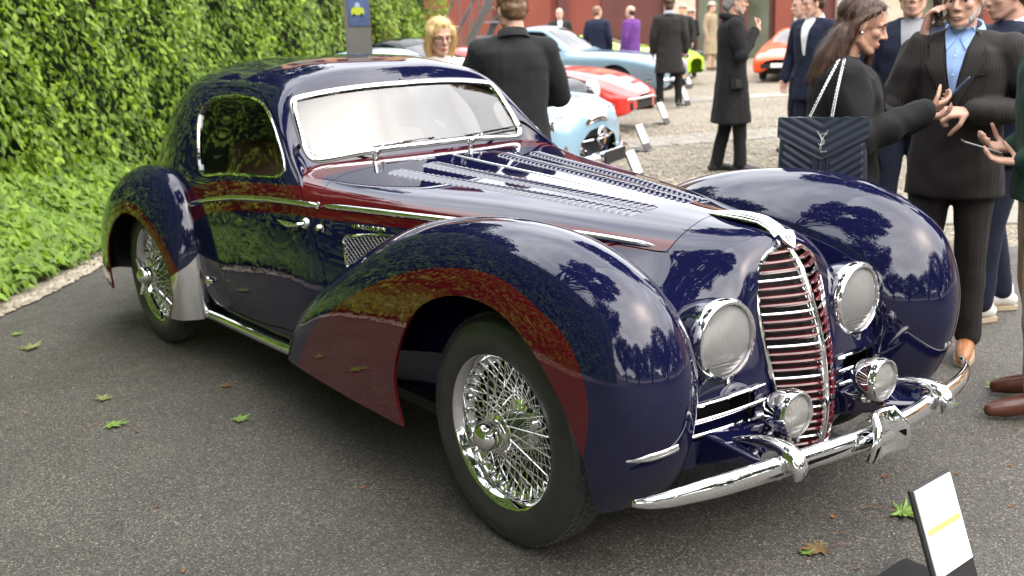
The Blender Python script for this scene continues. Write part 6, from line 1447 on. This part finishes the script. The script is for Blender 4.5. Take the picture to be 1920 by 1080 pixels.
# --- photographer in a long black coat
cz = R(50); cl = (-4.60, 5.62, 0)
co_, HT, k = person(cl, cz, 1.79, 'grey haired photographer in a long black coat with camera strap', 'black_wool', 'black_trouser', 'black_shoe', ('grey', 'hair_grey'), 'skin', MID, False, .50, armR=((.05, -.27, 1.13), (.205, -.04, 1.345)), armL=((.05, .27, 1.13), (.20, .05, 1.30)), hyaw=R(-4), hpitch=R(4), bulk=1.12, flare=.045, legs=((-.10, .08), (.10, -.08)), hand_d={'R': ((.55, .5, .6), (-.6, .2, .3), 1, 1.2, .7), 'L': ((.6, -.5, .5), (-.6, -.2, .3), 1, 1.2, .7)})
glasses(co_, HT, k)
q = MB(); limb(q, [(.060, 0, -.105), (.035, -.042, -.075), (.0, -.060, -.03)], [.022, .018, .012]); limb(q, [(.060, 0, -.105), (.035, .042, -.075), (.0, .060, -.03)], [.022, .018, .012]); q.V = [tuple((HT @ Vector(v))*k) for v in q.V]; link('beard', remesh(q, 'beard', .008, 2), M['hair_grey'], co_)
attach(co_, MB().tube([(-.01+.085*math.cos(a), .09*math.sin(a), 1.475-.02*math.cos(a)) for a in np.linspace(0, 6.283, 20)], .034, 10, cap=False), 'scarf', 'black_wool', k)
kc = empty('camera_bag', local(cl, cz, (.02, -.235, .90)), cz, 'black camera hanging at the hip of the photographer', 'camera'); MB().box((0, 0, 0), (.13, .07, .095)).build('camera_body', M['phoneblack'], kc, smooth=False); MB().lathe([(0, .10), (.032, .10), (.036, .02), (.036, 0)], 18, T=Matrix.Rotation(R(180), 4, 'Z')).build('camera_lens', M['board'], kc)
attach(co_, MB().tube([(-.10, .08, 1.475), (-.02, -.06, 1.485), (.11, -.14, 1.36), (.145, -.175, 1.20)], .006, 6), 'camera_strap', 'darkred', k)
# --- others in the courtyard
person((-4.15, 6.30, 0), R(-92), 1.74, 'dark bearded man in an open padded coat over a navy suit and white shirt', 'navy_cloth', 'navy_trouser', 'brown_shoe', ('short', 'hair_brown'), 'skin', MID, False, .70, hyaw=R(-28), hpitch=R(6), bulk=1.15, extras=[('shirt', 'white_shirt', [(0, 1.50), (.060, 1.485), (.045, 1.36), (.010, 1.14), (0, 1.13)], .005, .004, True)], collar=('white_shirt', 1.478, 1.0), armR=((-.02, -.29, 1.13), (.06, -.30, .90)))
person((-5.0, 7.25, 0), R(-120), 1.72, 'man in a bright blue jacket half hidden behind the man in the padded coat', 'steel_blue', 'navy_trouser', 'black_shoe', ('short', 'hair_dark'), 'skin', FAR)
person((-1.12, 3.12, 0), R(-60), 1.76, 'man in a grey patterned shirt and dark jacket behind the woman with long hair', 'navy_cloth', 'navy_trouser', 'black_shoe', ('short', 'hair_grey'), 'skin', MID, extras=[('shirt', 'grey_pattern', [(0, 1.50), (.060, 1.485), (.05, 1.36), (.02, 1.10), (0, 1.10)], .005, .004, True)])
gr_, HT, k = person((-2.0, 5.9, 0), R(-100), 1.60, 'person in a green cap and cream top in the courtyard', 'cream_knit', 'khaki', 'white_shoe', ('short', 'hair_dark'), 'skin', FAR, True)
attach(gr_, MB().sphere((-.02, 0, .085), (.108, .092, .06)).lathe([(.0, .0), (.05, .004), (.075, 0)], 14, T=Matrix.Translation((.09, 0, .075)) @ Matrix.Rotation(R(90), 4, 'X')), 'cap', 'cap_green', k, HT)
def hat(root, HT, k, mt, br=.16):
    attach(root, MB().lathe([(0, .075), (.06, .072), (.085, .055), (.095, 0), (br*.8, -.006), (br, -.012), (br, -.016), (.09, -.008)], 24, T=Matrix.Translation((-.01, 0, .085)) @ Matrix.Rotation(R(90), 4, 'X')), 'hat', mt, k, HT)
person((-15.8, 13.0, 0), R(-35), 1.76, 'balding man in a dark suit standing behind the grey blue coupe', 'black_jacket', 'black_trouser', 'black_shoe', ('bald', 'hair_brown'), 'skin', FAR, extras=[('shirt', 'white_shirt', [(0, 1.50), (.055, 1.48), (.04, 1.36), (0, 1.24)], .006, .004, True)])
person((-14.2, 12.65, 0), R(120), 1.76, 'man in a navy blazer seen from behind near the lime green car', 'navy_cloth', 'navy_trouser', 'black_shoe', ('short', 'hair_ginger'), 'skin', FAR, bulk=1.1, hyaw=R(-30))
person((-13.2, 12.65, 0), R(190), 1.74, 'man in a purple shirt turned away beside the grey blue coupe', 'purple', 'black_trouser', 'black_shoe', ('bald', 'hair_dark'), 'skin', FAR, bulk=1.12, armR=((.08, -.28, 1.12), (.25, -.10, 1.02)))
person((-10.45, 10.85, 0), R(135), 1.83, 'tall man in a dark knee length coat seen from behind beside the red car', 'charcoal', 'black_trouser', 'black_shoe', ('wavy', 'hair_brown'), 'skin', FAR, hem=.56, bulk=1.15, flare=.02, legs=((0, .15), (.0, -.15)), collar=('grey_pattern', 1.485, 1.1))
p_, HT, k = person((-10.5, 12.6, 0), R(200), 1.62, 'person in a white sun hat and white patterned top with dark trousers', 'white_top', 'navy_trouser', 'black_shoe', ('short', 'hair_grey'), 'skin', FAR, True); hat(p_, HT, k, 'felt_white', .17)
p_, HT, k = person((-15.35, 16.4, 0), R(-60), 1.76, 'man in a dark jacket and pale straw hat near the window', 'black_jacket', 'black_trouser', 'black_shoe', ('short', 'hair_dark'), 'skin', FAR); hat(p_, HT, k, 'felt_grey', .15)
p_, HT, k = person((-15.6, 16.95, 0), R(-80), 1.66, 'person in dark clothes and grey straw hat reading a paper', 'black_wool', 'black_trouser', 'black_shoe', ('short', 'hair_dark'), 'skin', FAR, True, .60, armR=((.05, -.25, 1.12), (.26, -.08, 1.16)), armL=((.05, .25, 1.12), (.26, .06, 1.16))); hat(p_, HT, k, 'felt_grey', .17)
p_, HT, k = person((-17.6, 19.9, 0), R(10), 1.80, 'person in a long beige trench coat by the building window', 'beige_coat', 'khaki', 'brown_shoe', ('short', 'hair_brown'), 'skin', FAR, hem=.42, flare=.03); hat(p_, HT, k, 'felt_grey', .14)
